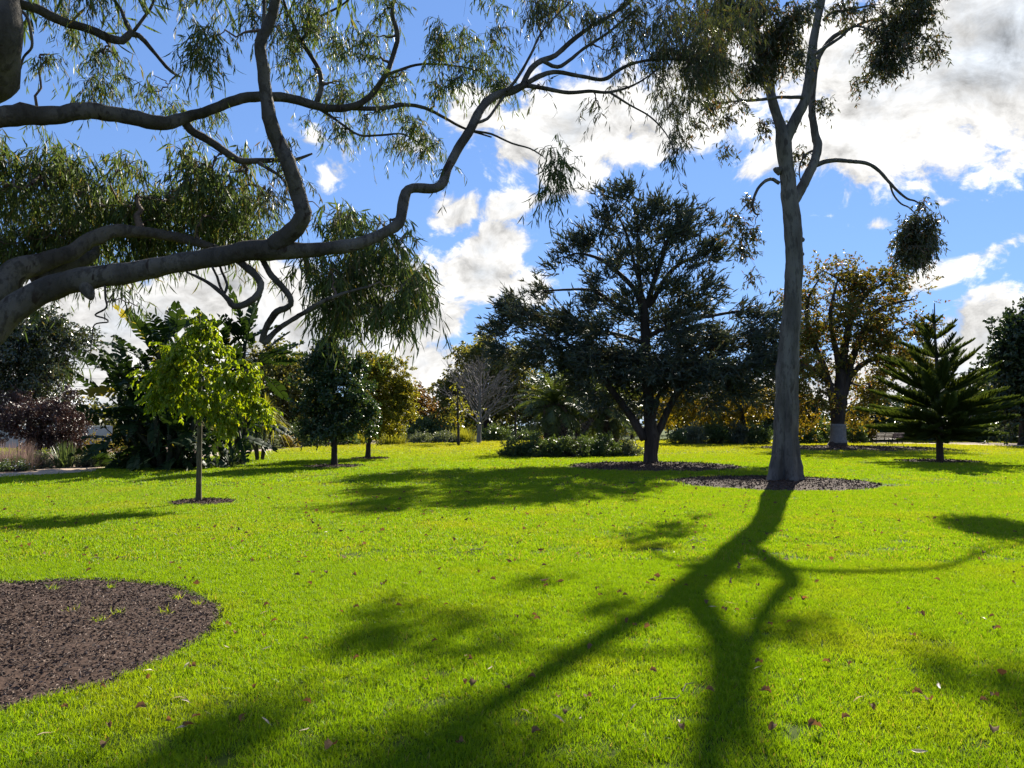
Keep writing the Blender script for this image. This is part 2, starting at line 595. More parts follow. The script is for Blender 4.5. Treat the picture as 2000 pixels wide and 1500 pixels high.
def grass_mat():
    m, k = material('lawn_grass')
    geo = k.new('ShaderNodeNewGeometry')
    rnd = geo.outputs['Random Per Island']
    pos = geo.outputs['Position']
    n1 = k.new('ShaderNodeTexNoise', ins={'Vector': pos, 'Scale': .55, 'Detail': 4.0})
    n2 = k.new('ShaderNodeTexNoise', ins={'Vector': pos, 'Scale': 4.0, 'Detail': 2.0})
    f = k.math('ADD', k.math('MULTIPLY', rnd, .5), k.math('MULTIPLY', n2.outputs['Fac'], .5))
    col = k.mixc(f, GRASS_A, GRASS_B)
    oi = k.new('ShaderNodeObjectInfo')
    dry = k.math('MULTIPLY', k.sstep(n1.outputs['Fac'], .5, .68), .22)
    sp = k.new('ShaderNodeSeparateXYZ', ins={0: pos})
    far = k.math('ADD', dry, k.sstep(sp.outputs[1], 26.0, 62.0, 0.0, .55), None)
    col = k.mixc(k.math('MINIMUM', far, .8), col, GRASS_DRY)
    straw = k.math('FRACT', k.math('MULTIPLY', rnd, 23.7))
    col = k.mixc(k.sstep(straw, .95, .96), col, (.30, .24, .10))
    tr = k.vmath('MULTIPLY', col, (1.45, 1.35, .35))
    pb = k.new('ShaderNodeBsdfPrincipled', ins={'Base Color': col, 'Roughness': .5, 'Specular IOR Level': .25})
    tb = k.new('ShaderNodeBsdfTranslucent', ins={'Color': tr})
    mx = k.new('ShaderNodeMixShader', ins={0: .55, 1: pb.outputs[0], 2: tb.outputs[0]})
    k.new('ShaderNodeOutputMaterial', ins={0: mx.outputs[0]})
    return m


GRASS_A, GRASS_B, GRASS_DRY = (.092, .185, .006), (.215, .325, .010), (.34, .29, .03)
M = {}
M['grass'] = grass_mat()
M['soil'] = plain_mat('lawn_soil', (.035, .055, .008), (.06, .085, .012), rough=.95, scale=3, spec=.05, coords='w')
M['path'] = plain_mat('path_gravel', (.34, .26, .19), (.40, .31, .23), rough=.9, scale=12, coords='w')
M['bed'] = plain_mat('bed_soil', (.10, .07, .05), (.16, .11, .08), rough=.95, scale=10, coords='w')
M['mulch'] = plain_mat('mulch', (.035, .022, .017), (.075, .048, .036), rough=.95, scale=30, bump=.8, spec=.1, coords='w')
M['chips'] = chip_mat('wood_chips', [(.05, .032, .025), (.09, .058, .042), (.028, .02, .017), (.13, .088, .066), (.07, .045, .035), (.15, .105, .08), (.045, .03, .024), (.10, .07, .055), (.20, .15, .12)])
M['far_chips'] = chip_mat('far_wood_chips', [(.05, .030, .021), (.085, .050, .034), (.03, .020, .015), (.10, .062, .042), (.06, .038, .026)])
M['gum_bark'] = bark_mat('smooth_gum_bark', (.066, .057, .049), (.130, .115, .10), 4.6, .6, .9, .8, patch=(.040, .030, .025), spec=.12)
M['gum_bark2'] = bark_mat('grey_gum_bark', (.080, .074, .068), (.145, .136, .124), 2.6, .30, .7, .8, patch=(.058, .050, .046), spec=.1)
M['twig'] = bark_mat('twig_bark', (.12, .085, .07), (.17, .13, .11), 6, 1, .2)
M['dark_bark'] = bark_mat('rough_dark_bark', (.036, .029, .025), (.06, .048, .042), 4, .2, .9)
M['grey_bark'] = bark_mat('pale_grey_bark', (.15, .132, .122), (.21, .19, .178), 4, .4, .3)
M['young_bark'] = bark_mat('young_bark', (.075, .065, .04), (.12, .10, .065), 8, .3, .3)
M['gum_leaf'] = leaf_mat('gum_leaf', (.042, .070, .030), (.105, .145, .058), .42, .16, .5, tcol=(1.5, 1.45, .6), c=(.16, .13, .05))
M['gum_leaf3'] = leaf_mat('dark_gum_leaf', (.034, .050, .026), (.080, .098, .048), .36, .3, .45, c=(.13, .09, .05))  # darker leaf tint for some of the near gum's finer foliage
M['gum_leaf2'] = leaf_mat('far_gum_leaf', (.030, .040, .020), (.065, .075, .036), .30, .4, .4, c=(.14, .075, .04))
M['lime_leaf'] = leaf_mat('lime_leaf', (.105, .18, .012), (.25, .315, .018), .52, .35, .38, tcol=(1.45, 1.35, .3), c=(.30, .29, .03))
M['cedar'] = leaf_mat('cedar_needle', (.034, .048, .042), (.070, .090, .072), .15, .08, .6, c=(.07, .06, .035))
M['oak_leaf'] = leaf_mat('oak_leaf', (.058, .080, .020), (.145, .138, .028), .45, .2, .5, tcol=(1.6, 1.25, .4), c=(.22, .10, .03), big=.25)
M['gold_leaf'] = leaf_mat('gold_leaf', (.08, .085, .014), (.24, .19, .022), .42, .2, .5, tcol=(1.6, 1.25, .35), c=(.17, .12, .03), big=.3)
M['pear_leaf'] = leaf_mat('dark_glossy_leaf', (.020, .045, .018), (.045, .085, .028), .3, .5, .35, c=(.16, .15, .04))
M['ygreen_leaf'] = leaf_mat('yellow_green_leaf', (.095, .125, .020), (.22, .205, .028), .5, .3, .4, c=(.32, .25, .03), big=.4)
M['olive_leaf'] = leaf_mat('olive_brown_leaf', (.070, .088, .028), (.150, .150, .046), .48, .2, .5, c=(.19, .15, .06), big=.2)
M['rust_leaf'] = leaf_mat('rust_leaf', (.07, .05, .022), (.13, .075, .028), .4, .2, .5, c=(.20, .09, .03), big=.2)
M['dark_leaf'] = leaf_mat('deep_green_leaf', (.014, .032, .016), (.036, .06, .026), .25, .4, .4, big=.3)
M['ever_leaf'] = leaf_mat('shiny_evergreen_leaf', (.022, .040, .018), (.060, .085, .036), .3, 1.0, .2, c=(.11, .09, .03), big=.4)
M['purple_leaf'] = leaf_mat('plum_leaf', (.042, .022, .019), (.090, .048, .038), .16, .45, .4, tcol=(1.2, 1.0, .85), c=(.12, .075, .055))
M['shrub'] = leaf_mat('shrub_leaf', (.042, .074, .028), (.090, .130, .040), .40, .4, .4)
M['grey_shrub'] = leaf_mat('grey_green_leaf', (.07, .095, .065), (.13, .155, .115), .36, .3, .5)
M['yellow_shrub'] = leaf_mat('autumn_shrub_leaf', (.09, .10, .02), (.19, .15, .03), .45, .3, .5, c=(.22, .09, .05))
M['tussock'] = leaf_mat('tussock_blade', (.11, .14, .02), (.24, .23, .035), .5, .2, .5)
M['flax'] = leaf_mat('flax_blade', (.05, .085, .04), (.10, .14, .065), .35, .4, .4)
M['plume'] = leaf_mat('feathery_plume', (.16, .12, .11), (.26, .19, .17), .5, .1, .8, tcol=(1.1, 1.0, .9))
M['pink'] = leaf_mat('pink_flower', (.30, .14, .20), (.45, .25, .32), .4, .2, .6, tcol=(1.2, 1, 1.1))
M['paddle'] = leaf_mat('paddle_leaf', (.012, .028, .010), (.028, .052, .015), .28, .15, .5)
M['paddle_y'] = leaf_mat('yellow_paddle_leaf', (.16, .15, .03), (.22, .19, .04), .45, .4, .4)
M['stalk'] = bark_mat('leaf_stalk', (.03, .032, .018), (.05, .05, .03), 4, .3, .3)
M['frond'] = leaf_mat('palm_frond', (.045, .075, .022), (.10, .13, .036), .42, .4, .4)
M['palm_bark'] = bark_mat('palm_trunk', (.07, .055, .045), (.12, .095, .075), 5, 1, .9)
M['pine'] = leaf_mat('pine_branchlet', (.030, .055, .016), (.080, .110, .028), .40, .3, .5, tcol=(1.5, 1.35, .4))
M['wood'] = plain_mat('bench_timber', (.16, .085, .055), (.22, .13, .09), rough=.55, scale=14, spec=.4)
M['iron'] = plain_mat('dark_iron', (.03, .03, .032), rough=.5)
M['render'] = plain_mat('pale_render', (.42, .42, .44), (.38, .38, .40), rough=.9, scale=2)
M['roof'] = plain_mat('grey_roof', (.22, .21, .21), rough=.7, scale=4)
M['white'] = plain_mat('white_paint', (.74, .74, .72), (.68, .68, .67), rough=.6, scale=5)
M['whitewash'] = plain_mat('whitewash', (.20, .20, .195), (.15, .15, .15), rough=.9, scale=5, bump=.6)
M['fence'] = plain_mat('weathered_fence', (.28, .25, .23), (.36, .33, .30), rough=.85, scale=6)
M['glass'] = plain_mat('window_glass', (.05, .06, .08), rough=.1, spec=.6)
M['pale_dead'] = leaf_mat('pale_dry_leaf', (.42, .32, .22), (.55, .44, .32), .3, .3, .5, tcol=(1, .9, .7))
M['brown_dead'] = leaf_mat('brown_dry_leaf', (.11, .072, .04), (.18, .12, .065), .3, .04, .8, tcol=(1.3, .9, .6))
M['rust_dead'] = leaf_mat('russet_dry_leaf', (.15, .085, .04), (.23, .135, .06), .35, .04, .8, tcol=(1.3, .9, .6))

# ------------------------------------------------------------------ ground, beds, path
def sheet(name, pts, z, mat, kind='structure'):
    b = Buf()
    p = [(x, y, z) for x, y in pts]
    m = bpy.data.meshes.new(name)
    m.from_pydata(p, [], [tuple(range(len(p)))])
    m.materials.append(mat)
    return link(name, m, None, kind)


sheet('lawn', [(-1400, -60), (1400, -60), (1400, 1800), (-1400, 1800)], 0.0, M['soil'])


def strip(name, left, right, z, mat):
    b = Buf()
    l, r = smooth_line(np.array(left), 1.0), None
    n = len(l)
    rr = np.array(right, float)
    s = np.linspace(0, len(rr) - 1, n)
    i = np.minimum(s.astype(int), len(rr) - 2)
    r = rr[i] + (rr[i + 1] - rr[i]) * (s - i)[:, None]
    v = np.empty((2 * n, 3))
    v[0::2] = l[:, :3]
    v[1::2] = r[:, :3]
    v[:, 2] = z
    k = np.arange(n - 1) * 2
    b.add(v, np.stack([k, k + 1, k + 3, k + 2], -1))
    return b.build(name, mat, None, smooth=False, kind='structure')


def off(line, w):
    p = np.array([[q[0], q[1], 0] for q in line], float)
    t = np.gradient(p, axis=0)
    t /= np.linalg.norm(t, axis=1, keepdims=True)
    nrm = np.stack([-t[:, 1], t[:, 0], 0 * t[:, 0]], -1)
    return p + nrm * w


PATH_L = [(-60, 8.0), (-32, 18.0), *(tuple(G(x, y)[:2]) for x, y in ((0, 928.5), (130, 916), (260, 904.5), (400, 890), (520, 878), (640, 870.5), (850, 864.0), (1050, 860.5), (1250, 858.5)))]
PATH_R = [tuple(G(x, y)[:2]) for x, y in ((1600, 863), (1740, 866.3), (1850, 867.5), (2010, 871.5), (2300, 878))]


def strip_w(name, line, w, z, mat):
    ls = smooth_line(np.array([[q[0], q[1], 0] for q in line], float), 1.5)
    a, b_ = off(ls, w / 2), off(ls, -w / 2)
    b = Buf()
    n = len(ls)
    v = np.empty((2 * n, 3))
    v[0::2], v[1::2] = a, b_
    v[:, 2] = z
    k = np.arange(n - 1) * 2
    b.add(v, np.stack([k + 1, k + 3, k + 2, k], -1))
    o = b.build(name, mat, None, smooth=False, kind='structure')
    return ls


path_line_l = strip_w('path', PATH_L, 2.0, 0.012, M['path'])
path_line_r = strip_w('path', PATH_R, 3.2, 0.030, M['path'])
BED_L = off(smooth_line(np.array([[*q, 0] for q in PATH_L], float), 1.5), 6.2)
bed_l = strip_w('garden_bed', [tuple(q[:2]) for q in BED_L], 10.0, 0.006, M['bed'])
BED_R = off(smooth_line(np.array([[*q, 0] for q in PATH_R], float), 1.5), 5.0)
bed_r = strip_w('garden_bed', [tuple(q[:2]) for q in BED_R], 7.0, 0.006, M['bed'])

RINGS = []                                               # x, y, radius of bare mulched circles


def mulch_ring(c, r, nchips, size, seed, h=.035, sy=1.0):
    rng = np.random.default_rng(seed)
    b = Buf()
    seg, rings = 72, 14
    ph = rng.random(4) * 6.28
    a = np.arange(seg) * 2 * math.pi / seg
    edge = r * (1 + .018 * np.sin(3 * a + ph[0]) + .012 * np.sin(7 * a + ph[1]) + .010 * np.sin(13 * a + ph[2]) + .008 * rng.normal(size=seg))
    v = [np.array([[c[0], c[1], h]])]
    for i in range(1, rings + 1):
        t = i / rings
        z = h * (1 - t ** 3) + .012 * rng.normal(size=seg) * (i < rings) * min(1, r / 1.5)
        z = np.where(i == rings, -.004, np.maximum(z, .006))
        v.append(np.stack([c[0] + np.cos(a) * edge * t, c[1] + np.sin(a) * edge * t * sy, np.broadcast_to(z, a.shape)], -1))
    j = np.arange(seg)
    j2 = (j + 1) % seg
    q = np.concatenate([np.stack([1 + i * seg + j, 1 + (i + 1) * seg + j, 1 + (i + 1) * seg + j2, 1 + i * seg + j2], -1) for i in range(rings - 1)])
    b.add(np.concatenate(v), q, np.stack([0 * j, 1 + j, 1 + j2], -1))
    ring = b.build('mulch_ring', M['mulch'], None, kind='structure')
    cb = Buf()
    t = np.sqrt(rng.random(nchips)) * 1.0
    aa = rng.random(nchips) * 2 * math.pi
    ed = np.interp(aa, np.append(a, 2 * math.pi), np.append(edge, edge[0]))
    pos = np.stack([c[0] + np.cos(aa) * t * ed, c[1] + np.sin(aa) * t * ed * sy, h * (1 - t ** 3) + .006 + rng.random(nchips) * .02], -1)
    d = rng.normal(size=(nchips, 3))
    d[:, 2] *= .35
    L = rng.uniform(.5, 1.3, nchips) * size
    leaves(cb, pos, d, L, L * rng.uniform(.25, .6, nchips), 'broad', .2, rng)
    cb.build('wood_chips', M['chips'] if seed == 1 else M['far_chips'], ring, smooth=False, kind='stuff')
    RINGS.append((c[0], c[1], r * .985, sy))
    return ring


gum_c = (-4.6, 5.9)
mulch_ring((-4.45, 5.86), 2.16, 30000, .028, 1, .05)
mulch_ring(G(394, 981), .66, 900, .05, 2)
mulch_ring(G(1512, 943), 2.75, 5000, .07, 3, .05)
mulch_ring(G(1278, 911), 3.3, 4000, .09, 4, .07)
mulch_ring(G(1830, 901), 1.75, 1500, .09, 5)
mulch_ring(G(1662, 875.5), 6.2, 4000, .13, 6, .08)
mulch_ring(G(655, 911), 1.2, 900, .08, 7)
mulch_ring(G(725, 895.5), 1.0, 700, .09, 8)


def seg_dist(p, line):
    a, b = line[:-1, :2], line[1:, :2]
    d = b - a
    out = np.full(len(p), 1e9)
    for i in range(len(a)):
        t = np.clip(((p - a[i]) @ d[i]) / (d[i] @ d[i]), 0, 1)
        out = np.minimum(out, np.linalg.norm(p - a[i] - t[:, None] * d[i], axis=1))
    return out


def on_lawn(p, margin=0.0):
    ok = np.ones(len(p), bool)
    for x, y, r, sy in RINGS:
        ok &= np.hypot(p[:, 0] - x, (p[:, 1] - y) / sy) > r + margin
    ok &= seg_dist(p, path_line_l) > 1.02
    ok &= seg_dist(p, bed_l) > 4.9
    ok &= seg_dist(p, path_line_r) > 1.7
    ok &= seg_dist(p, bed_r) > 3.4
    return ok


# ------------------------------------------------------------------ grass: tufts of blades scattered over the lawn
def scatter(name, pts, rot, scl, variants, mat, kind='stuff'):
    src = bpy.data.collections.new(name + '_tufts')
    for i, mesh in enumerate(variants):
        src.objects.link(bpy.data.objects.new('grass_tuft', mesh))
    m = bpy.data.meshes.new(name)
    m.vertices.add(len(pts))
    m.vertices.foreach_set('co', np.asarray(pts, float).ravel())
    at = m.attributes.new('turn', 'FLOAT_VECTOR', 'POINT')
    at.data.foreach_set('vector', np.asarray(rot, float).ravel())
    at = m.attributes.new('size', 'FLOAT', 'POINT')
    at.data.foreach_set('value', np.asarray(scl, float).ravel())
    m.materials.append(mat)
    o = link(name, m, None, kind)
    ng = bpy.data.node_groups.new(name + '_scatter', 'GeometryNodeTree')
    ng.interface.new_socket('Geometry', in_out='INPUT', socket_type='NodeSocketGeometry')
    ng.interface.new_socket('Geometry', in_out='OUTPUT', socket_type='NodeSocketGeometry')
    k = N(ng)
    gi, go = k.new('NodeGroupInput'), k.new('NodeGroupOutput')
    ci = k.new('GeometryNodeCollectionInfo')
    ci.inputs['Collection'].default_value = src
    ci.inputs['Separate Children'].default_value = True
    ci.inputs['Reset Children'].default_value = True
    ar = k.new('GeometryNodeInputNamedAttribute', data_type='FLOAT_VECTOR')
    ar.inputs['Name'].default_value = 'turn'
    as_ = k.new('GeometryNodeInputNamedAttribute', data_type='FLOAT')
    as_.inputs['Name'].default_value = 'size'
    iop = k.new('GeometryNodeInstanceOnPoints')
    iop.inputs['Pick Instance'].default_value = True
    k.link(gi.outputs[0], iop.inputs['Points'])
    k.link(ci.outputs[0], iop.inputs['Instance'])
    k.link(ar.outputs[0], iop.inputs['Rotation'])
    k.link(as_.outputs[0], iop.inputs['Scale'])
    k.link(iop.outputs[0], go.inputs[0])
    md = o.modifiers.new('scatter', 'NODES')
    md.node_group = ng
    return o


def tuft(rng, n, R, L, W, tilt=.45):
    b = Buf()
    a = rng.random(n) * 6.283
    r = np.sqrt(rng.random(n)) * R
    pos = np.stack([np.cos(a) * r, np.sin(a) * r, np.full(n, -.004)], -1)
    d = np.stack([rng.normal(size=n) * tilt, rng.normal(size=n) * tilt, np.ones(n)], -1)
    leaves(b, pos, d, rng.uniform(L[0], L[1], n), rng.uniform(W[0], W[1], n), 'blade', .9, rng)
    return b.mesh('grass_tuft', M['grass'])


def lawn_points(d0, d1, dens, rng, margin):
    n = int(dens * .92 * (d1 ** 2 - d0 ** 2) + dens * 4.8 * (d1 - d0))
    y = np.sqrt(rng.random(n) * (d1 ** 2 - d0 ** 2) + d0 ** 2)
    x = (rng.random(n) * 2 - 1) * (.92 * y + 2.4)
    p = np.stack([x, y], -1)
    p = p[on_lawn(p, margin)]
    return np.concatenate([p, np.zeros((len(p), 1))], 1)


gr = np.random.default_rng(21)
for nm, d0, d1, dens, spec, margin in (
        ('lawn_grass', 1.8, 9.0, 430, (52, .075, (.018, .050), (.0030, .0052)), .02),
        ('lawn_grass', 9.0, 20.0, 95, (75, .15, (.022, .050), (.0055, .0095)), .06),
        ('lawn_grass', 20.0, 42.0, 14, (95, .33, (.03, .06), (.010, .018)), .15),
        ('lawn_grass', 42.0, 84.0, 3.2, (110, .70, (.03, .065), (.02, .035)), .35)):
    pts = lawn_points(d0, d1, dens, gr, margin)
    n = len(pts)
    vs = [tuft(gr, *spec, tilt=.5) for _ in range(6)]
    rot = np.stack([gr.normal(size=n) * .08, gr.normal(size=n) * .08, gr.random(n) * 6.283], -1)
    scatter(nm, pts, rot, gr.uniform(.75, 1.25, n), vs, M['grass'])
# weeds that push up through the near mulch
wp = [G(230, 1208), G(195, 1222), (G(345, 1178)), G(325, 1208), G(390, 1190), G(105, 1160), G(140, 1205), G(212, 1157), G(415, 1180)]
weed_mesh = [tuft(gr, 20, .05, (.04, .09), (.004, .006), .8) for _ in range(3)]
for i, p in enumerate(wp):
    o = link('grass_weed', weed_mesh[i % 3])
    o.location = (p[0], p[1], .045)
    o.rotation_euler = (0, 0, i * 1.3)
    o.scale = (1, 1, .9 + .1 * (i % 3))
    tag(o, 'small bright green grass weed sprouting out of the dark near mulch', 'weed', 'weeds in the near mulch ring')


# ------------------------------------------------------------------ traced trees
def limb(spec, Y, endY=None, step=.05, zig=None):
    """spec: (px, py, half width px[, distance]) along a limb -> world polyline x y z r"""
    out = []
    n = len(spec)
    for i, s in enumerate(spec):
        y = (s[3] if len(s) > 3 else (Y if endY is None else Y + (endY - Y) * i / (n - 1))) * YK
        p = P(s[0], s[1], y)
        out.append((*p, s[2] * y / F))
    return smooth_line(np.array(out), step)


def tree_limbs(parent, mat, limbs, n=12, lump=.06, seed=0):
    for i, (nm, line) in enumerate(limbs):
        b = Buf()
        limb_tube(b, line, n, lump, seed + i)
        b.build(nm, mat, parent)


# ---- the near gum whose limbs hang over the view
gum = thing('gum_tree', 'near smooth-barked gum reaching long winding limbs in over the lawn from the left', 'tree', (gum_c[0], gum_c[1], 0))
tr = np.array([[-4.6, 5.9, -.1, .46], [-4.6, 5.9, .25, .36], [-4.62, 5.9, 1.2, .31], [-4.66, 5.88, 2.1, .30], [-4.75, 5.9, 3.2, .26], [-4.85, 5.95, 4.4, .24], [-4.7, 6.0, 5.6, .20], [-4.5, 6.1, 6.8, .14], [-4.3, 6.2, 7.8, .08]])
T_line = smooth_line(tr, .08)
YK = .88
BUNCH = (4, .20)
L1 = smooth_line(np.vstack([[[-4.6, 5.9, 1.75, .22]], limb([(-70, 715, 34, 5.9), (0, 628, 27, 5.9), (100, 560, 24, 6.0), (240, 535, 21, 6.1), (360, 513, 19, 6.2), (480, 490, 20, 6.3), (550, 487, 19, 6.35), (610, 489, 14, 6.4), (690, 478, 12, 6.5), (745, 457, 11, 6.6), (779, 436, 11, 6.65),
      (786, 402, 10.5, 6.7), (792, 376, 10, 6.7), (806, 367, 9.5, 6.75), (850, 368, 9.5, 6.8), (866, 356, 9.5, 6.85), (873, 332, 9, 6.9), (890, 300, 9, 6.95), (920, 252, 9, 7.0), (937, 215, 8.5, 7.1), (962, 190, 8, 7.2), (1000, 177, 8, 7.3), (1025, 165, 7, 7.35)], 6, step=.05)]), .05)
L1a = limb([(1020, 167, 6, 7.33), (1036, 136, 6), (1057, 119, 5.5), (1085, 108, 5), (1120, 77, 4.5), (1155, 52, 4), (1190, 32, 3.5), (1230, 4, 3), (1280, -40, 2)], 7.4, 8.0)
L1b = limb([(1060, 119, 4), (1088, 131, 4), (1112, 118, 3.5), (1140, 95, 3), (1190, 62, 2.5), (1240, 20, 2)], 7.45, 7.9)
L1c = limb([(1028, 163, 5), (1060, 146, 5), (1090, 141, 4.5), (1140, 150, 4), (1180, 155, 4), (1210, 136, 3.5), (1240, 123, 3), (1290, 116, 2.5), (1395, 120, 1.5)], 7.35, 8.4)
L1d = limb([(1028, 167, 5), (1060, 172, 4.5), (1110, 181, 4), (1150, 178, 3.5), (1190, 180, 3), (1240, 165, 2), (1290, 132, 1.5)], 7.35, 8.2)
L1e = limb([(1190, 180, 2.5, 7.8), (1230, 205, 2, 7.9), (1270, 228, 1.7, 8.0), (1300, 260, 1.3, 8.0), (1320, 300, 1, 8.0)], 8)
L1f = limb([(990, 178, 3), (1012, 150, 3), (1036, 108, 2.5), (1060, 60, 2), (1112, 5, 1.5)], 7.2, 7.4)
L1g = limb([(930, 240, 3.2), (952, 232, 3), (970, 208, 2.6), (985, 188, 2.4)], 7.0, 7.2)
L1h = limb([(925, 256, 2.5), (960, 262, 2.2), (1000, 280, 2), (1035, 290, 1.6), (1060, 305, 1.2)], 7.0, 7.3)
L2 = limb([(535, 484, 20, 6.33), (560, 462, 19, 6.3), (585, 436, 17, 6.25), (593, 415, 16, 6.2), (582, 385, 15.5, 6.2), (574, 350, 15, 6.15), (562, 315, 15, 6.1), (545, 280, 15, 6.1), (526, 228, 14, 6.0), (520, 190, 12.5, 6.0), (514, 140, 12, 5.95), (508, 90, 11, 5.9), (521, 58, 10.5, 5.9), (532, 28, 10, 5.9), (540, -5, 9, 5.85), (560, -80, 7, 5.8), (600, -160, 5, 5.8)], 6)
L2b = limb([(508, 92, 6), (513, 60, 4.5), (516, 25, 4), (514, -20, 3.5), (500, -90, 2.5)], 5.95, 6.1)
L3 = smooth_line(np.vstack([[[-4.72, 5.95, 3.4, .16]], limb([(-80, 240, 19, 6.2), (0, 229, 19, 6.3), (105, 224, 18, 6.5), (175, 217, 17, 6.6), (227, 224, 15, 6.7), (298, 238, 14, 6.8), (335, 238, 13, 6.9), (367, 228, 11, 7.0), (420, 212, 10, 7.0), (472, 192, 10, 7.1), (510, 189, 9.5, 7.1), (560, 190, 9, 7.2), (595, 200, 9, 7.2), (630, 210, 8, 7.3), (684, 210, 7, 7.3), (722, 188, 6, 7.4), (752, 148, 5.5, 7.4), (768, 108, 5, 7.5), (777, 70, 4.5, 7.5), (766, 22, 4, 7.5), (778, -20, 3, 7.6), (800, -70, 2, 7.6)], 7)]), .05)
L3a = limb([(680, 211, 5), (740, 212, 4.5), (790, 205, 4), (830, 211, 3.5), (870, 231, 3), (905, 250, 2.5), (960, 268, 1.5)], 7.35, 7.9)
L3b = limb([(358, 232, 8), (372, 254, 8), (402, 271, 8), (440, 296, 7.5), (464, 312, 7), (490, 315, 6), (530, 313, 5), (575, 312, 3.5), (610, 300, 2)], 7.0, 7.5)
L3c = limb([(505, 318, 4), (530, 333, 3.6), (548, 345, 3), (562, 366, 2.4), (570, 390, 1.6)], 7.2, 7.4)
L3d = limb([(618, 200, 6), (627, 176, 5.5), (627, 155, 5), (622, 134, 4.6), (605, 106, 4.2), (588, 80, 4), (572, 45, 3.4), (556, 8, 2.8), (545, -40, 2)], 7.3, 7.5)
L3e = limb([(588, 80, 3.2), (604, 58, 3), (625, 33, 2.6), (668, 10, 2), (700, -20, 1.5)], 7.4, 7.6)
L3f = limb([(622, 212, 3.2), (645, 226, 3), (670, 244, 2.6), (702, 264, 2.4), (745, 264, 2.2), (787, 262, 2), (822, 282, 1.5), (850, 300, 1)], 7.3, 7.6)
L3g = limb([(752, 148, 3.2), (775, 139, 3), (812, 127, 2.6), (850, 125, 2.2), (905, 131, 1.6), (940, 140, 1)], 7.45, 7.8)
L4 = smooth_line(np.vstack([[[-4.86, 5.95, 4.5, .11]], limb([(-60, -25, 11, 6.1), (-10, -10, 10, 6.2), (35, 7, 9.5, 6.3), (70, 17, 9.5, 6.4), (122, 42, 9, 6.5), (175, 57, 8.5, 6.6), (210, 73, 8, 6.65), (238, 79, 8, 6.7), (256, 65, 7, 6.75), (272, 70, 5, 6.8), (295, 95, 4, 6.85), (315, 119, 3.5, 6.9), (335, 140, 3, 6.9), (352, 150, 2, 6.9)], 6.5)]), .05)
L4a = limb([(258, 64, 4), (246, 46, 4), (238, 22, 3.5), (224, 0, 3), (205, -40, 2)], 6.75, 6.8)
L4b = limb([(262, 60, 3.4), (280, 36, 3), (298, 8, 2.6), (310, -40, 1.8)], 6.75, 6.8)
L5 = smooth_line(np.vstack([[[-4.84, 5.9, 3.9, .2]], limb([(-120, 260, 60, 5.2), (-38, 130, 56, 4.9), (-8, 72, 50, 4.8), (-2, 20, 38, 4.8), (-6, -40, 32, 4.8), (-20, -140, 28, 4.8), (-10, -260, 20, 4.9)], 5)]), .05)
L5a = limb([(30, 12, 3.5), (52, 32, 3), (60, 62, 2.8), (62, 92, 2.6), (46, 112, 2.2), (38, 140, 1.8), (22, 172, 1.2)], 4.9, 5.0, step=.02)
L6 = smooth_line(np.vstack([[[-4.62, 6.0, 2.0, .2]], limb([(-60, 615, 34, 6.4), (0, 566, 30, 6.6), (36, 528, 23, 6.7), (84, 511, 19, 6.8), (144, 490, 16, 6.9), (180, 466, 13.5, 7.0), (228, 450, 12, 7.1), (288, 455, 11, 7.2), (360, 467, 9, 7.3), (420, 484, 7, 7.4), (470, 505, 5, 7.5)], 7)]), .05)
L7 = limb([(70, 542, 20, 6.85), (110, 528, 18, 7.0), (144, 514, 15, 7.1), (170, 504, 12, 7.2), (186, 493, 9, 7.3), (190, 480, 5, 7.3)], 7)
C1 = limb([(455, 500, 8), (470, 512, 7.5), (496, 535, 7.5), (509, 553, 7), (506, 571, 6.5), (490, 588, 6.5), (468, 598, 6.5), (456, 598, 6), (440, 579, 5), (405, 551, 3.5), (364, 531, 2)], 6.35, 6.2, step=.03)
C1a = limb([(442, 582, 3), (430, 560, 2.8), (424, 540, 2.6), (414, 521, 2.4)], 6.28, 6.2)
C1b = limb([(437, 576, 3), (444, 556, 2.8), (433, 530, 2.6), (428, 512, 2.4)], 6.25, 6.3)
C2 = limb([(508, 494, 6), (514, 510, 6), (531, 539, 6), (555, 564, 6), (569, 588, 6), (562, 600, 6), (541, 609, 6.5), (527, 627, 6.5), (514, 655, 6.5), (517, 669, 7), (545, 641, 5), (597, 609, 4.5), (632, 588, 4), (678, 571, 3), (720, 560, 2)], 6.4, 6.7, step=.03)
C3 = limb([(205, 555, 2.6), (206, 583, 2), (208, 601, 2), (186, 615, 1.8), (205, 622, 1.6), (211, 629, 1.5), (185, 634, 1.4), (180, 660, 1.2), (176, 690, 1)], 6.05, 6.1, step=.02)
C4 = limb([(160, 548, 13, 6.02), (168, 562, 12, 6.0), (176, 577, 9, 6.0), (180, 585, 4, 6.0)], 6, step=.02)
LIMBS = dict(L1=L1, L1a=L1a, L1b=L1b, L1c=L1c, L1d=L1d, L1e=L1e, L1f=L1f, L1g=L1g, L1h=L1h, L2=L2, L2b=L2b, L3=L3, L3a=L3a, L3b=L3b, L3c=L3c, L3d=L3d, L3e=L3e, L3f=L3f,
             L3g=L3g, L4=L4, L4a=L4a, L4b=L4b, L5=L5, L5a=L5a, L6=L6, L7=L7, C1=C1, C1a=C1a, C1b=C1b, C2=C2, C3=C3, C4=C4)
tree_limbs(gum, M['gum_bark'], [('trunk', T_line)], 20, .05, 3)
thick = ('L1', 'L2', 'L3', 'L4', 'L5', 'L6', 'L7', 'C1', 'C2', 'C4')
for i, (k_, line) in enumerate(LIMBS.items()):
    tree_limbs(gum, M['gum_bark'], [('limb' if k_ in thick else 'branch', line)], 16 if k_ in thick else 8, .10 if k_ in thick else .06, 40 + i)

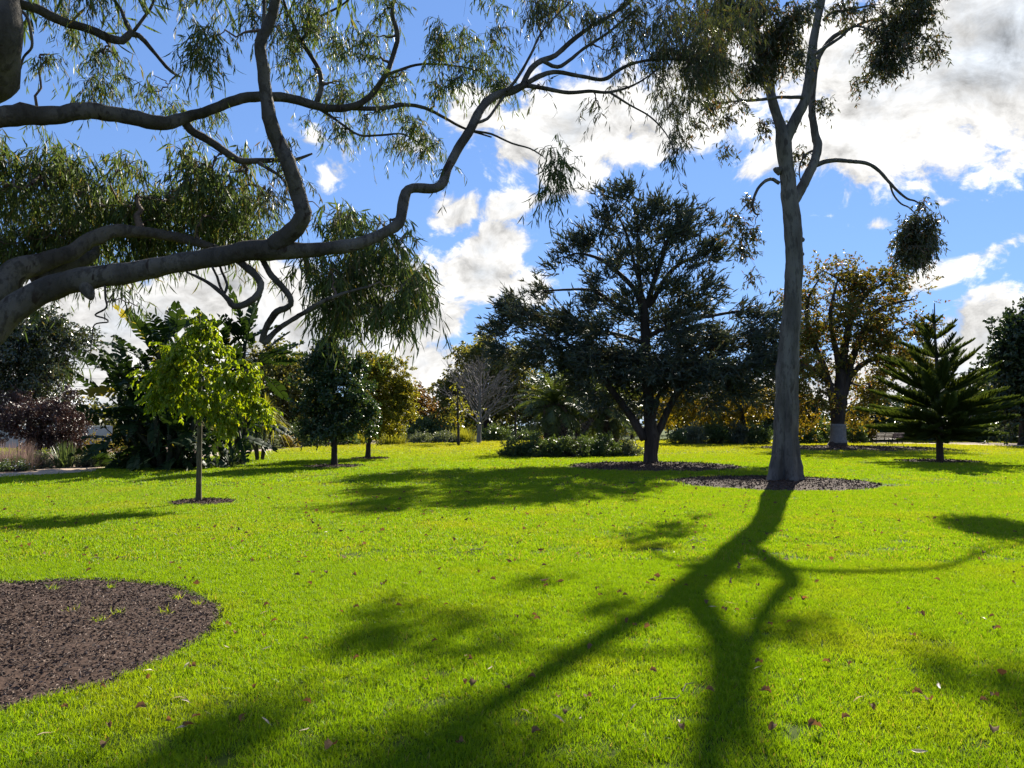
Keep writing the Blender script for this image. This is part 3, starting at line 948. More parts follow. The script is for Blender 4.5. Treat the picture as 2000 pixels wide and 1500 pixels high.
fr = np.random.default_rng(5)
NEAR_FOLIAGE = [   # groups of pixel ellipses: one hanging mass of foliage each
    [(40, 290, 90, 55, 7.7, .5), (60, 390, 110, 90, 8.0, .7), (150, 330, 100, 60, 7.9, .6), (190, 400, 110, 80, 8.0, .6), (100, 480, 120, 50, 8.0, .6), (20, 470, 60, 60, 7.9, .5), (250, 470, 80, 40, 8.0, .5)],
    [(330, 390, 95, 70, 8.0, .6), (420, 385, 95, 85, 7.9, .6), (480, 420, 60, 70, 7.8, .5), (360, 455, 90, 40, 7.9, .5), (290, 340, 40, 30, 7.9, .4, .5), (420, 300, 70, 25, 7.8, .4, .4)],
    [(560, 320, 45, 55, 7.4, .4, .55), (545, 400, 45, 45, 7.4, .4, .4), (500, 345, 50, 25, 7.3, .35, .6)],
    [(690, 430, 75, 45, 7.4, .5), (735, 480, 95, 60, 7.5, .55), (790, 530, 65, 60, 7.5, .5), (700, 540, 95, 55, 7.4, .55), (760, 590, 75, 38, 7.4, .5), (630, 500, 45, 40, 7.3, .4, .6), (830, 560, 30, 45, 7.5, .4), (690, 600, 60, 30, 7.3, .4, .8), (645, 415, 35, 40, 7.4, .4, .6)],
    [(190, 130, 55, 50, 7.0, .5, .6), (150, 30, 60, 45, 7.0, .5, .7), (230, 170, 60, 35, 7.0, .5, .6), (240, 20, 60, 35, 7.0, .5, .5), (320, 190, 90, 35, 7.0, .4, .5), (110, 85, 40, 40, 6.9, .4, .5), (375, 175, 60, 30, 7.0, .4, .5)],
    [(375, 85, 35, 40, 6.4, .3, 1.1), (385, 60, 25, 25, 6.4, .3), (420, 80, 30, 20, 6.3, .3, .6)],
    [(500, 35, 50, 45, 6.6, .4, .7), (570, 60, 55, 60, 7.5, .5, .7), (640, 40, 70, 45, 7.5, .5, .7), (690, 100, 70, 55, 7.5, .5, .7), (640, 160, 55, 45, 7.4, .4, .6), (720, 30, 60, 45, 7.5, .5, .7), (600, 140, 30, 30, 7.4, .4, .6), (560, 215, 30, 18, 7.2, .3, .5)],
    [(725, 190, 70, 40, 7.5, .4, .7), (690, 250, 60, 25, 7.4, .4, .7), (790, 235, 70, 38, 7.5, .4, .7), (830, 180, 40, 40, 7.5, .4, .5), (860, 285, 45, 35, 7.5, .4, .5), (885, 340, 18, 30, 7.0, .2, .6), (780, 160, 60, 30, 7.5, .4, .5)],
    [(880, 60, 38, 38, 7.4, .4, .8), (930, 90, 55, 45, 7.5, .4, .9), (965, 130, 35, 35, 7.5, .4, .9), (900, 160, 45, 30, 7.5, .4, .5), (840, 90, 25, 40, 7.5, .3, .5), (1000, 100, 20, 25, 7.5, .3, .5)],
    [(1010, 15, 55, 22, 7.6, .4, .6), (1090, 30, 60, 35, 7.7, .5, .6), (1170, 25, 60, 35, 7.8, .5, .7), (1240, 40, 60, 45, 8.0, .6, .9), (1300, 80, 60, 50, 8.1, .6, 1.0), (1220, 110, 60, 30, 7.9, .5, .5), (1360, 110, 60, 50, 8.3, .6, .9), (1280, 150, 60, 35, 8.1, .5, .7), (1330, 30, 60, 45, 8.2, .6, 1.2), (1405, 50, 55, 50, 8.3, .6, 1.2), (1390, 130, 45, 35, 8.3, .5)],
    [(1300, 235, 40, 50, 8.1, .4, .5), (1325, 300, 28, 40, 8.1, .3, .6), (1170, 190, 30, 14, 7.8, .2, .5), (1160, 225, 16, 12, 7.8, .2, .4), (1090, 160, 30, 14, 7.5, .2, .5), (1340, 190, 40, 40, 8.2, .4, .6)],
    [(1083, 318, 26, 34, 7.3, .16, 2.3), (1068, 352, 20, 24, 7.3, .12, 1.8)],
    [(262, 575, 35, 25, 6.2, .2, .7), (280, 600, 25, 18, 6.2, .2, .5), (170, 690, 30, 14, 6.1, .15, .5), (40, 210, 40, 22, 6.9, .3, .5), (60, 560, 60, 24, 7.6, .4, .4), (520, 270, 16, 14, 7.2, .2, .5), (625, 545, 40, 20, 6.8, .3, .4)],
    [(100, -70, 160, 50, 7.2, .9, .5), (400, -70, 160, 50, 7.2, .9, .5), (700, -70, 160, 50, 7.4, .9, .5), (1050, -60, 160, 45, 7.8, .9, .5)],
]
seeds = [T_line[::6]] + [l[::3] for l in LIMBS.values()]
sk = Skeleton(seeds)
tb = Buf()
NEAR_FOLIAGE.append([(-100, -330, 380, 200, 5.6, 2.4), (500, -340, 400, 170, 6.2, 2.4), (1000, -340, 300, 150, 7.2, 2.0)])  # unseen crown overhead, added to keep skylight off the limbs
SCALE = [.86, .88, .6, .88, .56, .66, .56, .56, .62, .6, .6, .66, .62, .7, 1.3]
DENS = [130, 135, 210, 148, 215, 330, 240, 240, 300, 200, 210, 480, 230, 60, 7]
groups = []
for gsp, dn in zip(NEAR_FOLIAGE, DENS):
    groups.append(ellipses(gsp, dn, fr))
sk.grow(np.concatenate(groups), fr, m=8, sag=.15, wob=.10, up=.1)
sk.build(tb, .0042, 1.0, 4, .5)
for g_, q in zip(groups, SCALE):
    lb = Buf()
    sprays(tb, lb, g_, fr, twigs=5, m=6, length=(.16 * q, .34 * q), spread=.045 * q, droop=.9, per=9, leaf=(.09 * q, .17 * q), wid=(.0115 * q, .018 * q), shape='lance', ldroop=.9, lalong=.5, lrand=.45, rad=.0022, bend=.35, start=.1, twigfrac=.6)
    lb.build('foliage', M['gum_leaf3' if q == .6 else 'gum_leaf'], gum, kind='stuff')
tb.build('twigs', M['twig'], gum, kind='stuff')

YK = 1.0
BUNCH = (6, .21)

# ---- the tall gum in the middle of the lawn
D = 21.8
g2p = G(1532, 941)
tall = thing('gum_tree', 'tall grey gum with flared ribbed base and forked stems, standing alone in a mulch circle', 'tree', (g2p[0], g2p[1], 0))


def flare(s, ang):
    f = np.zeros((len(s), len(ang)))
    ribs = .5 + .5 * np.cos(5 * ang + .6)[None] + .3 * np.cos(3 * ang + 2.2)[None]
    f += np.exp(-s / .5)[:, None] * (.36 + .48 * ribs)
    f += np.exp(-s / 1.6)[:, None] * .42 * (ribs - .55)
    for a0, wd, am, dc in ((4.28, .16, .30, 2.2), (5.05, .13, .16, 1.5), (5.62, .18, .20, 1.2), (3.55, .18, .22, 1.5), (1.2, .2, .25, 1.5), (2.3, .2, .25, 1.5)):
        wob = .10 * np.sin(s * 1.7 + a0 * 3)[:, None]
        f -= am * np.exp(-s / dc)[:, None] * np.exp(-(((ang[None] - a0 + wob + math.pi) % (2 * math.pi) - math.pi) / wd) ** 2)
    f += .07 * np.exp(-((s - 2.0) / 1.4) ** 2)[:, None] * np.cos(4 * ang + 1.1)[None]
    return f


def near_lobe(line, n, seed, fl=None, lump=.05):
    b = Buf()
    limb_tube(b, line, n, lump, seed, fl)
    return b


St = limb([(a_, b_, r_ * .95) for a_, b_, r_ in [(1532, 946, 24), (1532, 925, 24), (1533, 880, 23.5), (1535, 800, 22.5), (1539, 700, 20.5), (1547, 600, 18.5), (1551, 510, 17.5), (1549, 450, 17.5), (1544, 400, 17.5), (1540, 360, 15.5), (1534, 315, 15), (1530, 275, 15.5), (1524, 245, 10.5), (1511, 205, 9.5), (1499, 155, 9), (1489, 110, 8), (1477, 65, 7), (1470, 10, 6), (1455, -60, 5), (1445, -130, 4), (1430, -210, 2.5)]], D, step=.12)
Sr = limb([(1532, 285, 11), (1543, 255, 11), (1558, 225, 10.5), (1572, 195, 9.5), (1580, 150, 9), (1586, 100, 8.5), (1594, 50, 8), (1604, 0, 7.5), (1612, -70, 6), (1605, -150, 5), (1600, -240, 3)], D, 21.4, step=.12)
So = limb([(1543, 402, 11), (1556, 384, 10.5), (1570, 358, 9.5), (1585, 328, 9.5), (1594, 305, 9), (1597, 283, 8.5), (1592, 262, 7.5), (1587, 230, 7), (1586, 195, 7), (1590, 150, 6), (1600, 110, 5), (1625, 75, 4.5), (1660, 55, 3.5), (1700, 40, 2.5), (1750, 30, 2)], D, 22.6, step=.1)
Rl = limb([(1594, 322, 5.5), (1610, 316, 5), (1630, 313, 4.6), (1660, 315, 4.2), (1692, 319, 3.8), (1715, 332, 3.4), (1735, 354, 3), (1752, 372, 2.6), (1772, 388, 2.2), (1786, 392, 1.8), (1800, 400, 1.2)], 22.0, 22.0, step=.08)
Rl2 = limb([(1738, 358, 2.2), (1745, 380, 2), (1760, 398, 1.8), (1775, 405, 1.5), (1790, 420, 1)], 22.0, 22.0, step=.08)
Ll = limb([(1522, 358, 4), (1508, 350, 3.6), (1496, 353, 3.2), (1482, 366, 3), (1473, 385, 2.8), (1470, 405, 2.4), (1476, 418, 2), (1484, 418, 1.4)], 21.8, 21.6, step=.06)
Hl = limb([(1570, 190, 4), (1545, 190, 3.6), (1520, 190, 3.4), (1490, 194, 3.2), (1450, 196, 2.8), (1432, 182, 2.2), (1420, 164, 1.6)], 21.6, 21.2, step=.1)
Hl2 = limb([(1450, 196, 2.2), (1420, 200, 2), (1390, 205, 1.6), (1360, 222, 1.2)], 21.3, 21.2, step=.1)
Ul = limb([(1592, 105, 4), (1612, 92, 3.6), (1640, 74, 3), (1668, 52, 2.4), (1700, 60, 1.8), (1730, 90, 1.2)], 21.4, 21.2, step=.1)
Ul2 = limb([(1608, 40, 3.5), (1625, 24, 3), (1655, 20, 2.4), (1700, 10, 1.6)], 21.4, 21.2, step=.1)
Dl = limb([(1590, 293, 2.6), (1574, 302, 2.4), (1564, 318, 2), (1561, 335, 1.6), (1563, 352, 1)], 22.3, 22.0, step=.06)
Kn = limb([(1596, 285, 9.5), (1601, 280, 5), (1603, 277, 3)], 22.2, 22.1, step=.03)
near_lobe(St, 72, 71, flare, .045).build('trunk', M['gum_bark2'], tall)
for nm, l, n_ in (('stem', Sr, 16), ('stem', So, 16), ('branch', Rl, 8), ('branch', Rl2, 6), ('branch', Ll, 8), ('branch', Hl, 8), ('branch', Hl2, 6), ('branch', Ul, 8), ('branch', Ul2, 7), ('branch', Dl, 6), ('knot', Kn, 10), ('knot', limb([(1556, 466, 9), (1566, 468, 6), (1571, 469, 3)], D, step=.04), 10), ('knot', limb([(1556, 492, 8), (1566, 496, 5), (1570, 498, 2.5)], D, step=.04), 10), ('knot', limb([(1524, 334, 10), (1515, 331, 6), (1512, 328, 3)], D, step=.04), 10)):
    near_lobe(l, n_, 77, None, .06).build(nm, M['gum_bark2'], tall)
TALL_FOLIAGE = [
    [(1355, 40, 50, 50, 18.6, .9, .35), (1420, 30, 70, 50, 18.6, 1.3), (1405, 90, 55, 40, 18.6, .9, .8), (1480, 60, 60, 60, 18.6, 1.3), (1530, 90, 50, 55, 18.6, 1.2), (1470, 120, 45, 35, 18.6, 1.0), (1350, 110, 35, 36, 18.6, .7, .35), (1545, 135, 28, 25, 18.6, .8), (1550, 30, 35, 40, 18.6, 1.0, .7), (1320, 150, 30, 20, 18.6, .6, .35), (1375, 150, 40, 30, 18.6, .8, .7)],
    [(1720, 35, 50, 35, 21.4, 1.1), (1780, 55, 50, 50, 21.6, 1.2), (1735, 105, 45, 45, 21.5, 1.0), (1800, 25, 45, 28, 21.6, 1.0), (1700, 70, 35, 35, 21.4, .9), (1690, 165, 18, 22, 21.4, .5, .8), (1660, 25, 35, 25, 21.4, .8, .6), (1815, 85, 28, 30, 21.6, .6, .6), (1705, 140, 25, 20, 21.4, .5)],
    [(1355, 235, 16, 18, 21.2, .4), (1392, 186, 20, 20, 21.2, .5), (1405, 236, 20, 12, 21.2, .4), (1416, 290, 12, 15, 21.3, .3), (1490, 248, 13, 22, 21.4, .4), (1568, 283, 12, 22, 22.0, .4), (1600, 205, 14, 30, 22.3, .5, .5), (1440, 215, 30, 18, 21.3, .4, .4), (1560, 215, 10, 14, 22.0, .3, .6)],
    [(1792, 430, 26, 40, 22.0, .45, 1.0), (1785, 480, 34, 38, 22.0, .5, 1.0), (1818, 465, 20, 40, 22.0, .4, .8), (1800, 398, 14, 14, 22, .3, .7), (1790, 510, 30, 18, 22, .4, .5), (1770, 460, 20, 40, 22, .4, .6)],
    [(1460, 430, 26, 34, 21.6, .45, .8), (1455, 395, 26, 24, 21.6, .4, .4), (1450, 480, 22, 40, 21.6, .4, .6), (1470, 520, 18, 24, 21.6, .3, .5), (1440, 450, 18, 22, 21.6, .3, .6)],
    [(1440, -60, 140, 60, 21.6, 1.9, .5), (1640, -50, 130, 50, 21.6, 1.8, .5), (1540, -150, 130, 70, 21.6, 2.0, .45), (1780, -40, 80, 40, 21.6, 1.4, .45), (1540, -230, 90, 50, 21.6, 1.4, .4)],
]
sr = np.random.default_rng(6)
groups = [ellipses(g_, dn, sr) for g_, dn in zip(TALL_FOLIAGE, (25, 27, 55, 100, 45, 3))]
sk = Skeleton([l[::3] for l in (St[60:], Sr, So, Rl, Rl2, Ll, Hl, Hl2, Ul, Ul2)])
sk.grow(np.concatenate(groups), sr, m=7, sag=.12, wob=.09, up=.3)
tb = Buf()
sk.build(tb, .007, 1.0, 3, .5)
for g_ in groups:
    lb = Buf()
    sprays(tb, lb, g_, sr, twigs=6, m=5, length=(.18, .42), spread=.09, droop=.7, per=8, leaf=(.10, .175), wid=(.026, .038), shape='lance', ldroop=.7, lalong=.5, lrand=.6, rad=.004, bend=.3, start=.1)
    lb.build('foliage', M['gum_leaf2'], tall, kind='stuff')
tb.build('twigs', M['twig'], tall, kind='stuff')
BUNCH = (7, .15)


# ------------------------------------------------------------------ trees grown from a trunk and crown ellipses
def broad_tree(name, label, cat, trunk, Y, groups, bark, leafmat, dens, seed, group=None, limbs=(), tip=.012, twigs=6, per=12, leaf=(.08, .14), wid=(.05, .09),
               length=(.3, .6), spread=.2, droop=.3, shape='broad', ldroop=.25, lrand=.7, lalong=.5, outw=.6, n=12, lump=.08, sag=.08, wob=.10, rad=.006, fl=None, mats=None, extra=None, kexp=.5, kk=1.0, m=6):
    base = P(trunk[0][0], trunk[0][1], Y)
    root = thing(name, label, cat, (base[0], base[1], 0), group)
    st = max(.08, Y / 200)
    tl = limb(trunk, Y, step=st)
    tl[0, 2] = min(tl[0, 2], -.05)
    b = Buf()
    limb_tube(b, tl, n, lump, seed, fl)
    b.build('trunk', bark, root)
    ls = []
    for i, l in enumerate(limbs):
        ln = limb(l, Y, step=st)
        b = Buf()
        limb_tube(b, ln, 8, lump, seed + i + 1)
        b.build('limb', bark, root)
        ls.append(ln)
    rng = np.random.default_rng(seed)
    cs = [ellipses(g_, dens, rng) for g_ in groups]
    sk = Skeleton([tl[len(tl) // 4::2] if not ls else tl[len(tl) // 2::2]] + [l[::2] for l in ls])
    sk.grow(np.concatenate(cs), rng, m=m, sag=sag, wob=wob, up=.5)
    tb = Buf()
    sk.build(tb, tip, kk, 3, kexp)
    ctr = np.concatenate(cs).mean(0)
    for i, c in enumerate(cs):
        lb = Buf()
        mt = leafmat if mats is None else mats[i]
        if mt is None:
            continue
        sprays(tb, lb, c, rng, twigs=twigs, m=4, length=length, spread=spread, out=ctr, outw=outw, droop=droop, per=per, leaf=leaf, wid=wid, shape=shape,
               ldroop=ldroop, lalong=lalong, lrand=lrand, rad=rad, bend=.3, start=.1)
        lb.build('foliage', mt, root, kind='stuff')
    if extra is not None:
        extra(tb, np.concatenate(cs), rng)
    tb.build('twigs', bark, root, kind='stuff')
    return root


# ---- lime-green sapling
broad_tree('sapling', 'young sapling with lime-yellow leaves on a thin straight trunk in its own small mulch ring', 'tree',
           [(388, 982, 7.5), (388, 965, 5.5), (389, 900, 5), (390, 830, 4.6), (391, 760, 3.6), (391, 700, 2.6), (390, 640, 1.6), (390, 612, 1)], 15.9,
           [[(389, 622, 12, 14, 15.9, .15), (385, 655, 36, 22, 15.9, .45), (410, 690, 42, 26, 15.9, .6), (355, 700, 44, 24, 15.9, .6), (390, 735, 66, 30, 15.8, .8), (465, 735, 36, 28, 15.9, .5), (312, 745, 32, 18, 15.8, .4),
             (350, 770, 48, 20, 15.7, .6), (435, 780, 50, 24, 15.8, .7), (490, 790, 34, 28, 15.9, .4), (470, 822, 40, 14, 15.8, .4), (335, 705, 30, 16, 15.9, .4), (510, 815, 16, 14, 15.9, .3), (300, 770, 20, 12, 15.8, .3), (425, 815, 24, 8, 15.8, .3, .7)]],
           M['young_bark'], M['lime_leaf'], 62, 31, tip=.004, twigs=6, per=12, leaf=(.07, .135), wid=(.04, .062), length=(.14, .30), spread=.10, droop=.5, ldroop=1.0, lrand=.4, rad=.003, outw=.9, n=12, lump=.03, sag=.0)

# ---- blue-green cedar
BUNCH = (5, .21)
CED = []


def cedar():
    Y = 31.8
    broad_tree('cedar_tree', 'large dark blue-green cedar with a dividing trunk and tiered spiky foliage', 'tree',
               [(1270, 912, 17), (1270, 900, 14.5), (1272, 880, 14), (1274, 855, 15), (1271, 835, 13), (1268, 800, 10.5), (1263, 740, 9.5), (1262, 690, 9), (1260, 640, 9), (1257, 600, 8), (1250, 560, 5), (1248, 520, 4), (1246, 480, 3), (1244, 430, 2)], Y,
               [[(1215, 400, 42, 22, Y, 1.2), (1180, 392, 18, 10, Y, .6), (1275, 398, 40, 14, Y, 1.0), (1330, 420, 38, 22, Y, 1.0), (1384, 436, 20, 18, Y, .6), (1235, 445, 60, 24, Y, 1.6), (1312, 465, 60, 28, Y, 1.6), (1365, 490, 40, 18, Y, 1.2), (1190, 440, 34, 20, Y, 1.1), (1400, 465, 14, 24, Y, .6, .7)],
                [(1190, 558, 40, 20, Y, 1.5, .6), (1228, 585, 30, 22, Y, 1.5, .8), (1300, 568, 36, 22, Y, 1.6, .8), (1256, 540, 40, 18, Y, 1.6, .7), (1350, 560, 30, 16, Y, 1.4, .7), (1122, 488, 34, 20, Y, 1.2), (1160, 480, 44, 18, Y, 1.2), (1092, 515, 22, 14, Y, .9), (1125, 525, 26, 14, Y, 1, .7), (1240, 505, 60, 20, Y, 1.6), (1340, 515, 40, 16, Y, 1.2), (1392, 515, 24, 22, Y, .9), (1380, 545, 18, 16, Y, .7, .6)],
                [(1140, 585, 40, 14, Y, 1.5), (1185, 575, 24, 12, Y, 1), (1060, 572, 40, 10, Y, 1.2), (1015, 600, 34, 22, Y, 1.5), (985, 640, 26, 22, Y, 1.2), (1050, 625, 50, 30, Y, 2.0), (1110, 640, 50, 28, Y, 2.2), (1170, 640, 44, 28, Y, 2.2), (1220, 610, 34, 22, Y, 1.8)],
                [(1320, 585, 36, 24, Y, 1.6), (1360, 600, 34, 22, Y, 1.6), (1300, 640, 55, 34, Y, 2.4), (1375, 655, 50, 30, Y, 2.4), (1440, 605, 36, 16, Y, 1.4), (1490, 615, 34, 20, Y, 1.4), (1440, 660, 50, 30, Y, 2.2), (1500, 655, 30, 26, Y, 1.4), (1470, 700, 50, 30, Y, 1.8)],
                [(1000, 685, 34, 24, Y, 1.6), (1060, 690, 50, 26, Y, 2.4), (1130, 700, 56, 28, Y, 2.8), (1210, 690, 56, 36, Y, 3.0), (1280, 695, 56, 34, Y, 3.0), (1350, 715, 56, 32, Y, 2.8), (1420, 735, 56, 28, Y, 2.4), (1240, 735, 46, 24, Y, 2.4), (1150, 735, 40, 18, Y, 2.0, .7), (1500, 735, 34, 22, Y, 1.6, .8), (1330, 755, 36, 16, Y, 2, .6)],
                [(1160, 770, 40, 18, Y, 2.0, .6), (1440, 765, 50, 18, Y, 2.2, .7), (1390, 785, 34, 14, Y, 1.8, .5), (1235, 775, 40, 20, Y, 2.2, .7), (1290, 735, 40, 30, Y, 2.2), (1490, 775, 30, 18, Y, 1.4, .6)]],
               M['dark_bark'], M['cedar'], 8.2, 33,
               limbs=[[(1260, 858, 9), (1248, 838, 9), (1233, 815, 8), (1210, 783, 7), (1180, 742, 6), (1150, 705, 4.5), (1120, 680, 3), (1090, 660, 2)],
                      [(1281, 850, 8), (1293, 828, 7.5), (1303, 805, 7), (1320, 772, 6.5), (1345, 748, 6), (1378, 741, 4.5), (1410, 742, 3)],
                      [(1275, 822, 5), (1281, 796, 4.5), (1286, 772, 4), (1302, 756, 3.5), (1325, 735, 2.5), (1345, 700, 2)],
                      [(1305, 800, 5), (1318, 770, 4), (1330, 740, 3.5), (1338, 700, 3), (1350, 650, 2)],
                      [(1254, 600, 6), (1240, 568, 5.5), (1224, 548, 5), (1196, 523, 4.2), (1168, 504, 3.4), (1126, 495, 2), (1100, 505, 1.2)],
                      [(1250, 625, 5.5), (1228, 607, 5), (1202, 594, 4.4), (1168, 572, 3.6), (1148, 566, 3), (1126, 565, 2.6), (1060, 568, 1.6)],
                      [(1168, 572, 2.6), (1155, 555, 2.2), (1147, 540, 1.6)],
                      [(1262, 600, 6), (1270, 575, 5.5), (1277, 550, 5), (1290, 518, 4.4), (1297, 484, 3.6), (1312, 455, 2.8), (1325, 430, 2)],
                      [(1266, 600, 5.5), (1278, 582, 5), (1294, 552, 4.4), (1316, 524, 3.8), (1344, 507, 3), (1380, 490, 2)],
                      [(1252, 560, 4), (1240, 520, 3.4), (1228, 470, 2.8), (1212, 430, 2.2), (1190, 395, 1.4), (1168, 372, .8)],
                      [(1262, 660, 5), (1300, 640, 4.4), (1350, 625, 3.6), (1400, 615, 3), (1450, 608, 2.4), (1500, 612, 1.6)],
                      [(1258, 670, 5), (1210, 655, 4.4), (1150, 642, 3.6), (1090, 630, 3), (1030, 612, 2.4), (985, 625, 1.4)]],
               tip=.008, twigs=6, per=7, leaf=(.19, .38), wid=(.040, .064), length=(.4, .9), spread=.16, droop=-.06, shape='blade', ldroop=-.15, lrand=.36, lalong=.8, outw=1.1, n=16, lump=.07, sag=.05, rad=.010, m=7)


cedar()
BUNCH = (7, .15)

# ---- the oak with the whitewashed band
OY = 57.0
oak = broad_tree('oak_tree', 'spreading oak in thinning bronze leaf with a whitewashed band round its trunk', 'tree',
           [(1637, 877, 30), (1637, 872, 20), (1637, 862, 15), (1637, 845, 13), (1637, 826, 13), (1637, 805, 14.5), (1638, 780, 15), (1641, 750, 11), (1645, 715, 9), (1650, 680, 8), (1657, 640, 6.5), (1668, 605, 5.5), (1690, 575, 4.5), (1715, 560, 3), (1735, 548, 2)], OY,
           [[(1585, 590, 40, 36, OY, 3), (1600, 545, 28, 24, OY, 2, .7), (1645, 555, 50, 28, OY, 3, .8), (1640, 530, 30, 14, OY, 2, .6), (1715, 555, 50, 28, OY, 3, .7), (1760, 590, 42, 40, OY, 3, .6), (1700, 610, 50, 40, OY, 3.5, .7), (1640, 610, 45, 36, OY, 3.5), (1790, 560, 18, 14, OY, 1.5, .5), (1680, 530, 30, 12, OY, 2, .5)],
            [(1580, 650, 50, 34, OY, 4), (1640, 665, 45, 30, OY, 3.5, .8), (1700, 665, 50, 34, OY, 4, .9), (1765, 650, 44, 34, OY, 3.5, .8), (1790, 700, 40, 30, OY, 3.5, .8), (1730, 710, 50, 28, OY, 4, .8), (1580, 710, 50, 28, OY, 4), (1640, 715, 30, 18, OY, 3, .6), (1570, 755, 46, 26, OY, 4), (1700, 750, 42, 24, OY, 4, .8), (1770, 750, 40, 26, OY, 3.5, .7)],
            [(1590, 808, 34, 14, OY, 3), (1690, 808, 26, 15, OY, 2.5), (1550, 800, 40, 16, OY, 3), (1700, 785, 30, 18, OY, 3, .8), (1500, 790, 40, 16, OY, 3)]],
           M['dark_bark'], M['oak_leaf'], 1.05, 35,
           limbs=[[(1631, 790, 10), (1622, 760, 8), (1612, 725, 7), (1600, 695, 6), (1585, 660, 5), (1575, 620, 4), (1580, 580, 2.5), (1600, 545, 1.5)],
                  [(1645, 780, 9), (1655, 745, 8), (1663, 705, 7), (1680, 660, 6), (1700, 620, 5), (1725, 600, 4), (1755, 590, 2.6), (1785, 585, 1.6)],
                  [(1640, 735, 7), (1634, 690, 6), (1626, 650, 5), (1622, 610, 4), (1630, 570, 2.6), (1640, 535, 1.4)],
                  [(1625, 755, 7), (1595, 725, 5.5), (1555, 715, 4.5), (1510, 730, 3.2), (1470, 755, 2)],
                  [(1655, 740, 6), (1690, 708, 5), (1730, 700, 4), (1775, 712, 3), (1805, 735, 2)],
                  [(1690, 575, 3), (1670, 552, 2.6), (1640, 545, 2), (1610, 530, 1.4)],
                  [(1660, 630, 4), (1690, 640, 3), (1730, 655, 2.4), (1770, 640, 1.6)]],
           tip=.022, twigs=7, per=11, leaf=(.16, .26), wid=(.10, .16), length=(.6, 1.3), spread=.45, droop=.1, ldroop=.2, outw=.9, lump=.10, rad=.018, wob=.2, kk=1.3,
           mats=[M['oak_leaf'], M['oak_leaf'], M['gold_leaf']])
wb = Buf()
band = limb([(1637, 865.5, 16.0), (1637, 855, 14.6), (1637, 845, 13.9), (1637, 828, 13.8)], OY, step=.15)
band[:, 3] *= 1.04
limb_tube(wb, band, 20, .02, 9)
wb.build('painted_band', M['whitewash'], oak, label='whitewashed band round the oak trunk')

# ---- golden tree between cedar and oak
broad_tree('autumn_tree', 'low spreading tree with gold and russet autumn leaves showing beneath the cedar', 'tree',
           [(1452, 868, 7), (1452, 845, 6), (1450, 815, 5), (1440, 785, 4), (1425, 760, 3)], 66.0,
           [[(1345, 775, 36, 26, 66, 3), (1330, 805, 30, 20, 66, 3), (1375, 800, 36, 20, 66, 3), (1420, 790, 40, 22, 66, 3), (1465, 800, 40, 18, 66, 3), (1400, 755, 50, 24, 66, 3), (1470, 765, 40, 24, 66, 3), (1350, 740, 40, 20, 66, 3, .7), (1350, 815, 24, 10, 65, 2), (1415, 815, 34, 10, 65, 2)]],
           M['dark_bark'], M['gold_leaf'], 1.0, 36, limbs=[[(1448, 815, 4), (1420, 798, 3.2), (1385, 785, 2.4), (1350, 780, 1.6)]], tip=.025, twigs=7, per=11, leaf=(.18, .30), wid=(.12, .18), length=(.6, 1.2), spread=.5, rad=.018)

# ---- glossy dark tree and its round yellow-green neighbour
broad_tree('pear_tree', 'dark glossy pyramid-shaped tree on a short bare trunk, beside the round yellow-green tree', 'tree',
           [(653, 912, 8), (653, 900, 6.5), (653, 870, 5.6), (653, 840, 5), (652, 790, 4.4), (652, 740, 3.6), (650, 690, 2.6), (648, 650, 1.4)], 30.0,
           [[(648, 642, 12, 20, 30, .35, 3), (650, 672, 24, 26, 30, .6, 1.8), (652, 690, 34, 24, 30, .7, 1.2), (640, 715, 44, 28, 30, 1.0), (670, 720, 36, 30, 30, .9), (612, 700, 12, 24, 30, .4, .7), (635, 760, 46, 32, 30, 1.1), (685, 765, 42, 32, 30, 1.1), (625, 805, 44, 26, 30, 1.1), (680, 810, 52, 28, 30, 1.2), (650, 830, 66, 20, 30, 1.2), (715, 800, 18, 26, 30, .6, .8)]],
           M['dark_bark'], M['pear_leaf'], 32, 37, tip=.006, twigs=6, per=9, leaf=(.085, .14), wid=(.06, .095), length=(.2, .4), spread=.12, droop=.3, outw=.8, lump=.04, rad=.005)
broad_tree('round_tree', 'round-crowned tree turning yellow-green, right behind the dark glossy pyramid tree', 'tree',
           [(719, 897, 6.5), (719, 885, 5.2), (720, 862, 4.6), (724, 840, 4), (730, 800, 3.4), (738, 760, 2.6), (745, 720, 1.6)], 37.0,
           [[(712, 712, 22, 20, 37, .7), (755, 725, 34, 22, 37, 1.0), (735, 750, 50, 28, 37, 1.3), (775, 760, 28, 30, 37, .9), (740, 790, 56, 26, 37, 1.4), (785, 795, 20, 24, 37, .7), (745, 822, 46, 14, 37, 1.2), (700, 800, 24, 30, 37, .8)]],
           M['dark_bark'], M['ygreen_leaf'], 24, 38, limbs=[[(724, 848, 3.4), (745, 820, 2.8), (765, 790, 2)]], tip=.007, twigs=6, per=14, leaf=(.08, .13), wid=(.045, .07), length=(.25, .5), spread=.16, droop=.25, outw=.8, lump=.05, rad=.006)

# ---- pale leafless tree and the thin young tree before it
bare_rng = np.random.default_rng(3)


